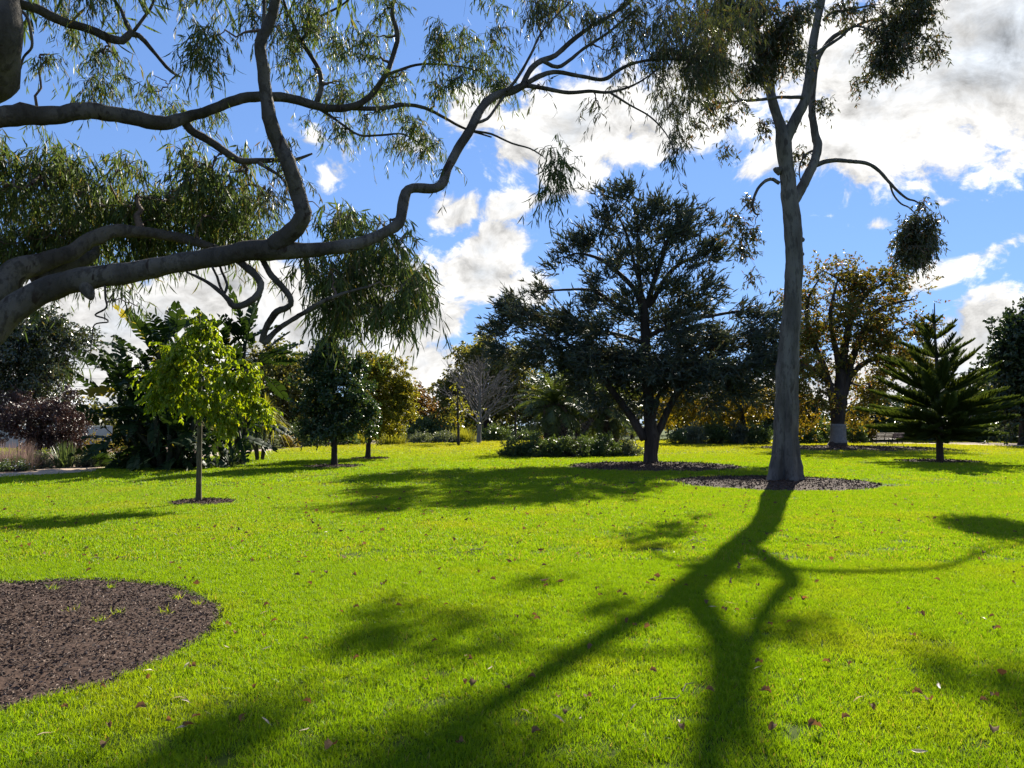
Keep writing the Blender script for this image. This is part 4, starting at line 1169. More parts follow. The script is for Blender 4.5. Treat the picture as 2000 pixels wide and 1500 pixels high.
def bare_tree():
    Y = 68.0
    base = P(936, 866, Y)
    root = thing('bare_tree', 'pale grey leafless tree with a fan of straight upswept branches', 'tree', (base[0], base[1], 0))
    tl = limb([(935, 868, 6.5), (935, 864, 4.8), (936, 840, 4), (937, 800, 3.4), (938, 760, 2.6), (940, 720, 1.6), (942, 695, .8)], Y, step=.3)
    b = Buf()
    limb_tube(b, tl, 10, .05, 2)
    b.build('trunk', M['grey_bark'], root)
    lines, rads = [], []
    for i in range(60):
        t = bare_rng.uniform(.24, .9)
        k = int(t * (len(tl) - 1))
        a = bare_rng.random() * 6.283
        L = (1.15 - t) * bare_rng.uniform(4.6, 7.4)
        elv = math.radians(bare_rng.uniform(26, 58))
        d = np.array([math.cos(a) * math.cos(elv), math.sin(a) * math.cos(elv), math.sin(elv)])
        s = np.linspace(0, 1, 7)[:, None]
        ln = tl[k, :3] + d * L * s + np.array([0, 0, .10]) * L * s ** 2 + bare_rng.normal(size=(7, 3)) * .03 * L * s
        lines.append(ln)
        rads.append(np.linspace(min(.06, tl[k, 3] * .6), .010, 7))
        for q in range(9):
            u = bare_rng.uniform(.2, .95)
            j = int(u * 6)
            e = d + bare_rng.normal(size=3) * .45 + np.array([0, 0, .25])
            e /= np.linalg.norm(e)
            l2 = ln[j] + e * L * bare_rng.uniform(.15, .4) * s + bare_rng.normal(size=(7, 3)) * .02 * L * s
            lines.append(l2)
            rads.append(np.linspace(.017, .006, 7))
    b = Buf()
    tubes(b, np.array(lines), np.array(rads), 4)
    b.build('branches', M['grey_bark'], root, kind='stuff')


bare_tree()
broad_tree('young_tree', 'thin young tree with sparse yellow-brown leaves, just before the pale leafless tree', 'tree',
           [(895, 871, 3.6), (895, 860, 2.4), (895, 830, 2.1), (894, 790, 1.5), (894, 755, .8)], 59.0,
           [[(894, 758, 10, 12, 59, .4), (890, 785, 26, 16, 59, 1.0), (905, 800, 28, 14, 59, 1.0), (885, 812, 26, 12, 59, 1.0), (925, 806, 14, 10, 59, .6)]],
           M['dark_bark'], M['ygreen_leaf'], 1.6, 39, tip=.012, twigs=6, per=8, leaf=(.14, .2), wid=(.08, .12), length=(.4, .8), spread=.25, rad=.010, mats=[M['ygreen_leaf']])
broad_tree('young_tree', 'slim dark young trunk with a wispy leafless head near the pink flower bed', 'tree',
           [(1007, 861, 2.4), (1007, 840, 1.9), (1007, 815, 1.4), (1006, 790, .8)], 74.0,
           [[(1000, 800, 26, 18, 74, 1.2, .5)]], M['dark_bark'], M['olive_leaf'], .8, 40, tip=.014, twigs=6, per=2, leaf=(.12, .2), wid=(.06, .1), length=(.5, 1.0), spread=.3, rad=.012)

# ---- evergreen and plum tree in the left bed
broad_tree('evergreen_tree', 'tall shiny dark evergreen tree rising over the plum-leaved tree in the left bed', 'tree',
           [(60, 905, 9), (58, 880, 7), (58, 820, 6), (56, 760, 5), (60, 700, 4), (70, 650, 2.6), (80, 620, 1.4)], 34.0,
           [[(100, 625, 50, 30, 34, 1.2), (60, 660, 80, 40, 34, 1.8), (130, 655, 38, 40, 34, 1.2), (40, 710, 90, 40, 34, 2.0), (120, 705, 34, 36, 34, 1.2), (60, 750, 80, 30, 34, 1.8), (-20, 680, 60, 60, 34, 1.8), (20, 630, 50, 30, 34, 1.4), (125, 745, 22, 18, 34, .8, .6), (-30, 760, 60, 40, 34, 1.6)]],
           M['dark_bark'], M["ever_leaf"], 10, 41, tip=.008, twigs=6, per=11, leaf=(.095, .155), wid=(.055, .085), length=(.3, .55), spread=.18, droop=.4, ldroop=.5, outw=.5, rad=.006)
broad_tree('plum_tree', 'low plum-red leaved tree under the shiny evergreen', 'tree',
           [(77, 898, 5), (77, 885, 4), (78, 860, 3.6), (80, 830, 2.8), (84, 800, 2)], 31.5,
           [[(140, 775, 22, 16, 31.5, .7, .8), (70, 805, 80, 24, 31.5, 1.6), (120, 815, 56, 26, 31.5, 1.3), (30, 825, 46, 20, 31.5, 1.1), (80, 845, 80, 22, 31.5, 1.5), (140, 850, 30, 18, 31.5, .9), (110, 870, 50, 12, 31.5, 1.0), (165, 820, 14, 16, 31.5, .5, .7), (60, 782, 50, 14, 31.5, 1, .5)]],
           M['dark_bark'], M['purple_leaf'], 22, 42, tip=.006, twigs=6, per=12, leaf=(.06, .1), wid=(.045, .065), length=(.25, .5), spread=.14, droop=.15, outw=.6, rad=.005)

# ---- trees behind the park
BACK = [
    ('tall loose olive-brown tree behind the cabbage trees', (545, 868, 7), 72, [(515, 745, 40, 44, 72, 3.5), (560, 720, 34, 30, 72, 3), (575, 770, 40, 44, 72, 3.5), (520, 800, 50, 36, 72, 3.5), (585, 820, 36, 30, 72, 3), (545, 690, 22, 14, 72, 2, .6), (500, 700, 24, 24, 72, 2, .7)], 'olive_leaf', .40),
    ('dense olive hedge-tree between the cabbage trees and the glossy pyramid tree', (612, 868, 5), 78, [(600, 830, 40, 26, 78, 3), (630, 800, 30, 40, 78, 3), (560, 838, 34, 20, 78, 3)], 'dark_leaf', .42),
    ('rust-brown tree far behind the round yellow-green tree', (828, 862, 6), 96, [(826, 775, 26, 30, 96, 4), (850, 800, 30, 26, 96, 4), (815, 810, 26, 24, 96, 4)], 'rust_leaf', .22),
    ('big brown-green tree looming behind the pale leafless tree', (952, 862, 9), 88, [(905, 705, 34, 26, 88, 4), (945, 680, 34, 24, 88, 4), (900, 750, 40, 34, 88, 4.5), (965, 720, 50, 44, 88, 5), (930, 780, 60, 34, 88, 5), (1000, 770, 40, 40, 88, 4.5), (870, 765, 26, 20, 88, 3, .7), (1010, 700, 30, 30, 88, 4)], 'olive_leaf', .26),
    ('dark green tree filling the gap behind the palms', (1130, 862, 9), 92, [(1060, 780, 50, 40, 92, 5), (1130, 770, 60, 50, 92, 5), (1180, 790, 40, 40, 92, 4)], 'dark_leaf', .24),
    ('sunlit olive-green tree seen between the cedar trunks', (1235, 862, 6), 84, [(1225, 800, 34, 24, 84, 3.5), (1250, 780, 40, 34, 84, 3.5), (1300, 800, 30, 26, 84, 3.5)], 'ygreen_leaf', .3),
    ('dark tree low behind the golden autumn tree', (1400, 862, 7), 90, [(1360, 810, 50, 30, 90, 4), (1430, 800, 50, 36, 90, 4), (1500, 790, 50, 44, 90, 4), (1560, 790, 40, 40, 90, 4)], 'dark_leaf', .24),
    ('dark feathery she-oak at the right edge of the park', (1996, 868, 9), 61, [(1996, 640, 16, 30, 61, 2), (1990, 690, 24, 30, 61, 2.4), (2010, 700, 40, 50, 61, 3), (1990, 740, 26, 26, 61, 2.4), (2015, 780, 40, 50, 61, 3), (2020, 620, 20, 36, 61, 2)], 'dark_leaf', .9),
    ('grey-brown gum behind the norfolk pine, crossed by power lines', (1945, 862, 7), 80, [(1955, 750, 22, 24, 80, 3), (1940, 785, 40, 30, 80, 3.5), (1975, 780, 26, 36, 80, 3), (1930, 820, 40, 22, 80, 3)], 'olive_leaf', .4),
    ('dark shade tree behind the park bench', (1730, 862, 6), 78, [(1720, 810, 50, 26, 78, 3), (1780, 815, 50, 24, 78, 3), (1840, 815, 50, 24, 78, 3), (1890, 820, 40, 24, 78, 3), (1660, 815, 40, 22, 78, 3)], 'dark_leaf', .4),
    ('yellow-olive tree behind the left bed beside the pale house', (205, 880, 5), 58, [(185, 820, 26, 16, 58, 2), (205, 840, 34, 16, 58, 2), (240, 850, 30, 20, 58, 2)], 'olive_leaf', .8),
]
for i, (lab, (bx, by, bw), Y, els, lm, dens) in enumerate(BACK):
    top = min(e[1] for e in els)
    xs = sum(e[0] for e in els) / len(els)
    broad_tree('background_tree', lab, 'tree', [(bx, by + 3, bw), (bx, by - 10, bw * .7), (bx * .7 + xs * .3, (by * 2 + top) / 3, bw * .6), (bx * .3 + xs * .7, (by + top * 2) / 3, bw * .4), (xs, top + 14, bw * .15)], Y, [els], M['dark_bark'], M[lm], dens * 2.6, 60 + i,
               'trees behind the park', tip=.03, twigs=6, per=10, leaf=(.24, .44), wid=(.16, .28), length=(.7, 1.5), spread=.6, rad=.02)
far = Buf()
frg = np.random.default_rng(8)
nfar = 1150
fx = frg.uniform(-130, 130, nfar)
fy = frg.uniform(112, 138, nfar) - np.abs(fx) * .1
hgt = 4.2 + 2.2 * np.sin(fx * .11) + 1.6 * np.sin(fx * .31 + 1) + frg.normal(size=nfar) * .6
fc = np.stack([fx, fy, frg.random(nfar) ** .7 * np.maximum(hgt, 2)], -1)
sprays(None, far, fc, frg, twigs=5, m=4, length=(.9, 1.8), spread=1.1, droop=.2, per=7, leaf=(.5, .9), wid=(.34, .58), shape='broad', ldroop=.2, lrand=.8)
far.build('far_trees', M['dark_leaf'], None, kind='stuff')


# ------------------------------------------------------------------ plants with big separate leaves
def paddle_mesh(rng, tear=.35):
    b = Buf()
    pet, bl, wd = rng.uniform(.6, .9), rng.uniform(1.15, 1.5), rng.uniform(.26, .33)
    arch = rng.uniform(.25, .6)
    tot = pet + bl
    mid = lambda s: np.array([s, 0, -arch * .5 * (s / tot) ** 2 * tot])
    s = np.linspace(0, tot, 9)
    tubes(b, np.array([[mid(x) for x in s]]), np.linspace(.022, .006, 9)[None], 5)
    K = 9
    for side in (-1, 1):
        for k in range(K):
            a0, a1 = k / K, (k + 1) / K - (.03 if rng.random() < tear else 0)
            w = lambda t: wd * math.sin(math.pi * min(.98, max(.03, t)) ** .75) ** .7
            dz = rng.normal() * .03 - (.06 if rng.random() < tear * .5 else 0)
            v = []
            for t in (a0, a1):
                c = mid(pet + bl * t)
                v += [c, c + np.array([.05 * bl, side * w(t) * .55, .10 * w(t) * 2]), c + np.array([.09 * bl, side * w(t), .06 * w(t) + dz])]
            b.add(v, [(0, 1, 4, 3), (1, 2, 5, 4)] if side > 0 else [(0, 3, 4, 1), (1, 4, 5, 2)])
    return b.mesh('paddle_leaf', M['paddle'])


prng = np.random.default_rng(12)
PADDLES = [paddle_mesh(prng) for _ in range(6)]
paddle_old = PADDLES[0].copy()
paddle_old.materials.clear()
paddle_old.materials.append(M['paddle_y'])


def aim(loc, az_, el_, roll=0.0, s=1.0):
    """matrix that points local +X along azimuth / elevation"""
    return Matrix.Translation(Vector(loc)) @ Matrix.Rotation(az_, 4, 'Z') @ Matrix.Rotation(-el_, 4, 'Y') @ Matrix.Rotation(roll, 4, 'X') @ Matrix.Scale(s, 4)


def strelitzia(label, base_px, Y, stems, seed, skirt):
    rng = np.random.default_rng(seed)
    base = P(*base_px, Y)
    base[2] = 0
    root = thing('bird_of_paradise', label, 'plant', tuple(base))
    sb = Buf()
    put = []
    for px, py, dy, nl in stems:
        top = P(px, py, Y + dy)
        foot = base + np.array([(top[0] - base[0]) * .45, dy * .6, 0])
        line = smooth_line(np.array([[*foot, .12], [*((foot + top) / 2 + rng.normal(size=3) * .12), .10], [*top, .07]]), .2)
        limb_tube(sb, line, 7, .08, int(rng.integers(999)))
        a0 = rng.random() * 3.14
        for k in range(nl):
            put.append((top - np.array([0, 0, rng.uniform(0, .5)]), a0 + (k % 2) * 3.14159 + rng.normal() * .75, math.radians(rng.uniform(25, 86) if k > 2 else rng.uniform(-30, 20)), rng.uniform(.85, 1.15)))
        for k in range(skirt):
            h = rng.uniform(.15, .85)
            put.append((foot + (top - foot) * h, rng.random() * 6.283, math.radians(rng.uniform(-75, 30)), rng.uniform(.7, 1.05)))
    sb.build('stems', M['stalk'], root)
    for i, (p, a, e, s) in enumerate(put):
        o = link('leaf', paddle_old if rng.random() < .02 else PADDLES[int(rng.integers(6))])
        o.parent = root
        o.matrix_basis = aim(p - base, a, e, rng.normal() * .4, s)
    return root


strelitzia('huge dark clump of paddle-shaped leaves standing behind the lime-yellow sapling', (335, 917), 28.5,
           [(232, 775, .3, 7), (250, 735, .2, 8), (284, 700, .5, 8), (312, 682, -.3, 9), (345, 672, .2, 9), (385, 700, .5, 8), (255, 800, 0, 8), (300, 740, .8, 8), (360, 740, .9, 8), (300, 790, -1.0, 8), (350, 790, -1.2, 8), (395, 790, -.8, 8), (265, 840, -.4, 7), (330, 850, -1.3, 7), (400, 850, -1.0, 7), (330, 770, 1.0, 7), (240, 850, .4, 6)], 14, 7)
strelitzia('tall second clump of paddle-shaped leaves rising right of the sapling crown', (452, 906), 30.5,
           [(425, 705, 0, 9), (452, 680, .4, 10), (478, 672, -.2, 10), (500, 700, .3, 9), (440, 760, -.5, 7), (420, 830, -.6, 6)], 15, 2)


def frond_mesh(rng, L=3.0, droop=.9):
    b = Buf()
    n = 14
    s = np.linspace(0, 1, n)
    ang = .0 - droop * s ** 1.5
    dx = np.cumsum(np.concatenate([[0], np.cos(ang[:-1]) * L / (n - 1)]))
    dz = np.cumsum(np.concatenate([[0], np.sin(ang[:-1]) * L / (n - 1)]))
    line = np.stack([dx, 0 * dx, dz], -1)
    tubes(b, line[None], np.linspace(.035, .008, n)[None], 4)
    K = 52
    u = np.linspace(.12, .99, K)
    f = u * (n - 1)
    i = np.minimum(f.astype(int), n - 2)
    pos = line[i] + (line[i + 1] - line[i]) * (f - i)[:, None]
    tan = norm(line[i + 1] - line[i])
    up = np.cross(tan, np.array([0, 1.0, 0])) * -1
    for side in (-1, 1):
        d = tan * .75 + np.array([0, side * 1.0, 0]) + up * .45 + rng.normal(size=(K, 3)) * .10
        ll = .52 * np.sin(np.pi * np.clip(u * .86 + .12, 0, 1)) ** .6 + .05
        leaves(b, pos, d, ll, np.full(K, .042), 'blade', .5, rng, face=up)
    return b.mesh('palm_frond', M['frond'])


FRONDS = [frond_mesh(prng, L, d) for L, d in ((2.7, .9), (2.9, 1.2), (2.8, .6), (2.5, 1.5))]


def palm(label, px, Y, crown_py, hw, seed, n=46, s=1.0):
    rng = np.random.default_rng(seed)
    base = P(px, 830, Y)
    base[2] = 0
    top = P(px, crown_py, Y)
    root = thing('date_palm', label, 'palm tree', tuple(base), 'palms in the island bed')
    r = hw * Y / F
    b = Buf()
    line = smooth_line(np.array([[*base, r * 1.05], [*(base * .5 + top * .5), r], [*top, r * 1.12], [*(top + np.array([0, 0, .35])), r * .5]]), .12)
    limb_tube(b, line, 18, .05, seed)
    b.build('trunk', M['palm_bark'], root)
    sb = Buf()                                            # old leaf bases, in spirals round the trunk
    k = np.arange(170)
    a = k * 2.39996
    z = np.linspace(.05, top[2] + .2, 170)
    pos = np.stack([base[0] + np.cos(a) * r * .95, base[1] + np.sin(a) * r * .95, z], -1)
    out = np.stack([np.cos(a), np.sin(a), np.full(170, .9)], -1)
    ends = pos + norm(out) * .22
    tubes(sb, np.stack([pos, ends], 1), np.broadcast_to(np.array([.09, .05]), (170, 2)), 4, caps=True)
    sb.build('leaf_bases', M['palm_bark'], root, kind='stuff')
    for k in range(n):
        e = math.radians(-38 + 118 * (k / n) ** .9)
        v = 3 if e < -.2 else int(rng.integers(3))
        o = link('frond', FRONDS[v])
        o.parent = root
        o.matrix_basis = aim(top - base + np.array([0, 0, .15 + .25 * k / n]), k * 2.39996 + rng.normal() * .12, e, rng.normal() * .25, s * rng.uniform(.88, 1.1))
    return root


palm('stout palm with arching fronds at the left of the island bed', 1085, 44, 800, 19, 21, 48, 1.0)
palm('palm half hidden by the cedar, at the right of the island bed', 1188, 45, 806, 17, 22, 44, .95)
palm('taller palm behind the other two, its crown inside the cedar foliage', 1150, 50, 752, 14, 23, 42, 1.0)


# ---- norfolk pine: whorls of rope-like branchlets
def pine_branch_mesh(rng, L):
    b = Buf()
    n = 9
    s = np.linspace(0, 1, n)
    line = np.stack([s * L, 0 * s, .16 * L * s ** 2 - .05 * L * s], -1)
    tubes(b, line[None], np.linspace(.03, .008, n)[None] * (L / 2) ** .5, 4)
    K = int(42 * L / 2) + 8
    u = np.repeat(np.linspace(.10, .99, K), 2)
    f = u * (n - 1)
    i = np.minimum(f.astype(int), n - 2)
    pos = line[i] + (line[i + 1] - line[i]) * (f - i)[:, None]
    side = np.tile([-1, 1], K)
    ll = L * .27 * np.sqrt(np.clip(1.03 - u, .02, 1)) * np.clip(u * 4, .3, 1) + .10
    d = norm(np.stack([np.full(2 * K, .85), side * .6, np.full(2 * K, .5)], -1) + rng.normal(size=(2 * K, 3)) * .09)
    for j in range(3):                                    # each branchlet: three crossed thin blades
        leaves(b, pos, d, ll, np.full(2 * K, .045), 'blade', .25, rng, face=np.array([math.cos(j * 1.05), math.sin(j * 1.05), 0]) * 3)
    return b.mesh('pine_branch', M['pine'])


def norfolk():
    Y = 34.0
    rng = np.random.default_rng(30)
    base = P(1836, 902, Y)
    base[2] = 0
    root = thing('norfolk_pine', 'dark green norfolk pine with upswept feathery tiers and a thin bare leader', 'tree', tuple(base))
    tl = limb([(1836, 904, 9), (1836, 895, 7), (1835, 860, 6), (1833, 780, 4.6), (1829, 700, 3.2), (1826, 650, 2), (1825, 592, .8)], Y, step=.1)
    b = Buf()
    limb_tube(b, tl, 10, .05, 4)
    l2 = limb([(1826, 650, 1.4), (1823, 630, 1.2), (1822, 604, .7)], Y, step=.1)
    limb_tube(b, l2, 6, .03, 5)
    b.build('trunk', M['dark_bark'], root)
    meshes = [pine_branch_mesh(rng, L) for L in (.6, 1.0, 1.5, 2.0, 2.5, 3.0)]
    Ls = np.array([.6, 1.0, 1.5, 2.0, 2.5, 3.0])
    tiers = [(632, .5, 36, 6), (664, 1.2, 27, 7), (698, 1.75, 25, 7), (738, 2.3, 25, 9), (762, 1.6, 24, 6), (772, 2.6, 19, 9), (798, 3.1, 12, 11), (816, 3.1, 5, 11), (830, 2.9, -2, 11), (842, 2.4, -8, 10), (848, 1.6, -14, 7)]
    for ti, (py, L, e, n) in enumerate(tiers):
        z = P(1830, py, Y)[2]
        j = int(np.argmin(np.abs(tl[:, 2] - z)))
        m = meshes[int(np.argmin(np.abs(Ls - L)))]
        Lm = Ls[int(np.argmin(np.abs(Ls - L)))]
        a0 = rng.random() * 6.28
        for k in range(n):
            o = link('branch', m)
            o.parent = root
            o.matrix_basis = aim(tl[j, :3] - base, a0 + k * 6.283 / n + rng.normal() * .12, math.radians(e + rng.normal() * 5), rng.normal() * .15, L / Lm * rng.uniform(.78, 1.1))
    return root


norfolk()


# ------------------------------------------------------------------ shrubs, flax, tussocks
def shrub(name, label, cat, px, py, Y, w_px, h_px, mat, seed, dens=60, leaf=(.06, .11), wid=(.03, .05), group=None, depth=None, flower=None):
    rng = np.random.default_rng(seed)
    c = P(px, 830, Y)
    c[2] = 0
    W, H = w_px * Y / F / 2, h_px * Y / F
    Dp = W if depth is None else depth
    root = thing(name, label, cat, tuple(c), group)
    n = min(int(dens * max(.5, (W * H * Dp) ** .66)) + 10, 270)
    x = norm(rng.normal(size=(n, 3))) * (rng.random((n, 1)) ** .25)
    x[:, 2] = np.abs(x[:, 2])
    lump = 1 + .16 * np.sin(x[:, :1] * 7 + seed) + .12 * np.sin(x[:, 1:2] * 9 + seed * 2)
    cs = c + x * lump * np.array([W, Dp, H]) * .9
    cs[:, 2] = np.maximum(cs[:, 2], .05)
    tb, lb = Buf(), Buf()
    foot = c + rng.normal(size=(n, 3)) * np.array([W * .3, Dp * .3, 0])
    tubes(tb, np.stack([foot, (foot + cs) / 2 + np.array([0, 0, .05]), cs], 1), np.broadcast_to(np.array([.014, .01, .005]), (n, 3)), 3)
    k = max(.5, Y / 45)
    sprays(tb, lb, cs, rng, twigs=6, m=4, length=(.14 * k, .30 * k), spread=.10 * k, out=c, outw=.9, droop=-.15, per=8, leaf=(leaf[0] * k * 1.15, leaf[1] * k * 1.15), wid=(wid[0] * k * 1.2, wid[1] * k * 1.2), ldroop=.0, lrand=.7, lalong=.6, rad=.004, start=.05)
    lb.build('foliage', M[mat], root, kind='stuff')
    tb.build('twigs', M['dark_bark'], root, kind='stuff')
    if flower:
        fb = Buf()
        q = cs[rng.random(n) < .5]
        q = np.repeat(q, 5, axis=0) + rng.normal(size=(len(q) * 5, 3)) * .08 * k + np.array([0, 0, .05])
        leaves(fb, q, rng.normal(size=q.shape) + np.array([0, 0, .8]), .07 * k, .07 * k, 'broad', .2, rng)
        fb.build('flowers', M[flower], root, kind='stuff')
    return root


def spiky(name, label, cat, px, py, Y, L, W, n, mat, seed, spread=.5, tilt=.55, droop=.5, group=None, base_z=0.0, stem=None):
    """clump of long arching blades; each blade a strip"""
    rng = np.random.default_rng(seed)
    c = P(px, 830, Y)
    c[2] = base_z
    root = thing(name, label, cat, (c[0], c[1], 0), group)
    b = Buf()
    arch_blades(b, c, n, L, W, rng, spread, tilt, droop)
    b.build('blades', M[mat], root, kind='stuff')
    return root, c


def arch_blades(b, c, n, L, W, rng, spread, tilt, droop, low=0.0):
    m = 5
    a = rng.random(n) * 6.283
    pos = c + np.stack([np.cos(a) * spread * rng.random(n), np.sin(a) * spread * rng.random(n), 0 * a], -1)
    a2 = a + rng.normal(size=n) * .5
    th = np.abs(rng.normal(size=n)) * tilt + low
    ll = rng.uniform(L[0], L[1], n)
    t = np.linspace(0, 1, m)
    hx = (np.sin(th) * ll)[:, None] * t + (droop * ll * np.sin(th) * .35)[:, None] * t ** 2
    hz = (np.cos(th) * ll)[:, None] * t - (droop * ll * np.minimum(np.abs(np.sin(th)) * 1.1, 1))[:, None] * t ** 2.2
    line = np.stack([pos[:, :1] + np.cos(a2)[:, None] * hx, pos[:, 1:2] + np.sin(a2)[:, None] * hx, pos[:, 2:3] + hz], -1)
    sd = np.stack([-np.sin(a2), np.cos(a2), 0 * a2], -1)[:, None] * (np.array([.8, 1, .9, .6, .08])[None, :, None] * rng.uniform(W[0], W[1], n)[:, None, None] * .5)
    v = np.stack([line - sd, line + sd], 2).reshape(n, m * 2, 3)
    i = np.arange(n)[:, None] * m * 2
    k = np.arange(m - 1)[None] * 2
    q = np.stack([i + k, i + k + 1, i + k + 3, i + k + 2], -1)
    b.add(v.reshape(-1, 3), q.reshape(-1, 4))


# left bed
r_, c_ = spiky('plume_grass', 'feathery mauve-brown plume grass at the left edge beside the path', 'ornamental grass', 30, 918, 27.5, (.7, 1.25), (.006, .012), 900, 'plume', 101, .75, .5, .35)
b = Buf()
arch_blades(b, c_, 500, (.3, .8), (.010, .018), np.random.default_rng(1), .7, .6, .5)
b.build('green_blades', M['shrub'], r_, kind='stuff')
shrub('white_daisy', 'low bright green plant with small white flowers in front of the plume grass', 'plant', 32, 920, 26.6, 60, 22, 'shrub', 102, 90, (.05, .08), (.03, .04), flower='white')
shrub('grey_shrub', 'small silvery grey-green shrub between the plume grass and the flax', 'shrub', 84, 912, 28.4, 40, 30, 'grey_shrub', 103)
spiky('flax_plant', 'upright blue-green flax clump under the plum-leaved tree', 'plant', 128, 912, 28.8, (.6, 1.15), (.03, .05), 150, 'flax', 104, .35, .42, .45)
shrub('low_shrub', 'low grey-green shrub just right of the flax clump', 'shrub', 168, 908, 29.2, 46, 26, 'grey_shrub', 105)
shrub('low_shrub', 'flat fresh green mound nearest the path in the left bed', 'shrub', 205, 905, 29.8, 56, 22, 'shrub', 106, 80)
shrub('autumn_shrub', 'bushy yellow-green shrub turning red behind the flat green mound', 'shrub', 186, 898, 32.5, 90, 58, 'yellow_shrub', 107, 70)
shrub('autumn_shrub', 'yellow-green shrub tucked against the paddle-leaf clump', 'shrub', 246, 897, 32.5, 66, 52, 'yellow_shrub', 108, 70)
spiky('spiky_plant', 'dark arching spiky plant at the left foot of the paddle-leaf clump', 'plant', 272, 918, 27.9, (.5, .9), (.03, .05), 40, 'flax', 109, .12, .75, .7)
spiky('spiky_plant', 'yucca-like spiky plant at the right foot of the paddle-leaf clump', 'plant', 453, 911, 29.3, (.6, .95), (.04, .06), 70, 'flax', 110, .12, .75, .45)

# cabbage trees
for lab, px, top, lean in (('left cabbage tree trunk with a drooping head of strap leaves, beside its twin', 503, [(485, 842), (500, 835)], 0), ('right cabbage tree trunk with a drooping head of strap leaves, beside its twin', 512, [(520, 802), (534, 826)], 1)):
    Y = 34.5 + lean * .3
    base = P(px, 830, Y)
    base[2] = 0
    root = thing('cabbage_tree', lab, 'tree', tuple(base))
    tb, hb = Buf(), Buf()
    rg = np.random.default_rng(px)
    for (tx, ty) in top:
        ln = limb([(px, 902, 3.6), (px + .2 * (tx - px), 880, 3), (px + .7 * (tx - px), (ty + 880) / 2, 2.4), (tx, ty, 2)], Y, step=.1)
        limb_tube(tb, ln, 7, .06, px)
        arch_blades(hb, P(tx, ty, Y), 150, (.55, .95), (.03, .05), rg, .06, 1.05, 1.0)
    tb.build('trunk', M['young_bark'], root)
    hb.build('leaf_head', M['tussock'] if lean else M['flax'], root, kind='stuff')

# shrubs along the far edge of the lawn: (label, px, base py, width px, height px, distance, material)
FAR_SHRUBS = [
    ('low dark shrub just right of the paddle-leaf clump', 440, 50, 40, 22, 47, 'shrub'), ('small green shrub behind the cabbage trees', 478, 0, 40, 26, 49, 'shrub'),
    ('grey-green shrub right of the cabbage trees', 530, 0, 44, 30, 52, 'grey_shrub'), ('bright broad-leaved shrub at the lawn edge behind the cabbage trees', 560, 0, 44, 26, 53, 'yellow_shrub'),
    ('taller loose shrub behind the bright broad-leaved one', 580, 0, 46, 46, 57, 'shrub'), ('low green shrub left of the glossy pyramid tree', 612, 0, 40, 22, 56, 'shrub'),
    ('reddish brown shrub behind the glossy pyramid tree trunk', 640, 0, 34, 34, 60, 'yellow_shrub'), ('leafy green shrub between the two bare trunks', 678, 0, 44, 24, 60, 'shrub'),
    ('low grey-green hedge plant right of the yellow tussock', 818, 0, 60, 15, 68, 'grey_shrub'), ('second low grey-green hedge plant along the far path', 866, 0, 60, 15, 69, 'grey_shrub'),
    ('dark clipped hedge far behind the low grey hedge plants', 835, 0, 120, 40, 84, 'shrub'), ('dark round bush at the foot of the pale leafless tree', 968, 0, 50, 24, 76, 'shrub'),
    ('small clipped green bush behind the pink flowers', 1040, 0, 26, 24, 84, 'shrub'),
    ('small olive bush left of the big hedge mounds', 1322, 0, 34, 22, 62, 'shrub'), ('first grey-green hedge mound right of the cedar trunk', 1352, 0, 50, 38, 63, 'grey_shrub'),
    ('tall dark hedge mound, widest behind the mulch ring', 1398, 0, 66, 48, 64, 'shrub'), ('grey-green hedge mound between the dark one and the gum trunk', 1440, 0, 56, 42, 64, 'grey_shrub'),
    ('leafy hedge mound left against the gum trunk', 1484, 0, 50, 34, 63, 'shrub'), ('dark hedge mound right of the gum trunk', 1572, 0, 56, 40, 66, 'shrub'),
    ('tall dark shrub left of the oak trunk', 1606, 0, 46, 46, 68, 'shrub'), ('dark shrub right of the oak trunk', 1668, 0, 44, 40, 68, 'shrub'),
    ('bright yellow-green shrub glowing behind the bench', 1692, 0, 40, 48, 71, 'yellow_shrub'), ('dark shrub right behind the bench', 1738, 0, 70, 40, 70, 'shrub'),
    ('dark low shrub left of the norfolk pine trunk', 1792, 0, 60, 30, 69, 'shrub'), ('dark low shrub right of the norfolk pine trunk', 1862, 0, 66, 30, 68, 'shrub'),
    ('dense green shrub right of the norfolk pine', 1915, 0, 56, 36, 66, 'shrub'), ('leafy shrub in front of the rail fence', 1958, 0, 50, 30, 64, 'grey_shrub'), ('bushy shrub cut by the right edge of the photo', 1998, 0, 54, 46, 62, 'shrub'),
]
for i, (lab, px, _, wpx, hpx, Y, mt) in enumerate(FAR_SHRUBS):
    Y = Y + 7 if px > 1710 else Y
    shrub('shrub', lab, 'shrub', px, 0, Y, wpx, hpx, mt, 200 + i, 55, group='shrubs along the far edge of the lawn')
shrub('flower_patch', 'low patch of pink flowers far beyond the lawn', 'flowers', 1035, 0, 79, 60, 12, 'shrub', 301, 60, flower='pink')
for lab, px, Y, L, n, sd in (('big yellow-green tussock right of the round yellow-green tree', 764, 63, (.7, 1.35), 900, 1), ('narrow straw-yellow tussock behind the round tree trunk', 706, 62, (.7, 1.3), 260, 2), ('yellow-green tussock behind the thin young tree', 903, 70, (.9, 1.7), 800, 3)):
    spiky('tussock', lab, 'ornamental grass', px, 0, Y, L, (.03, .05), n, 'tussock', 310 + sd, 1.25 if n > 500 else .35, .62, .6, 'tussocks along the far bed')
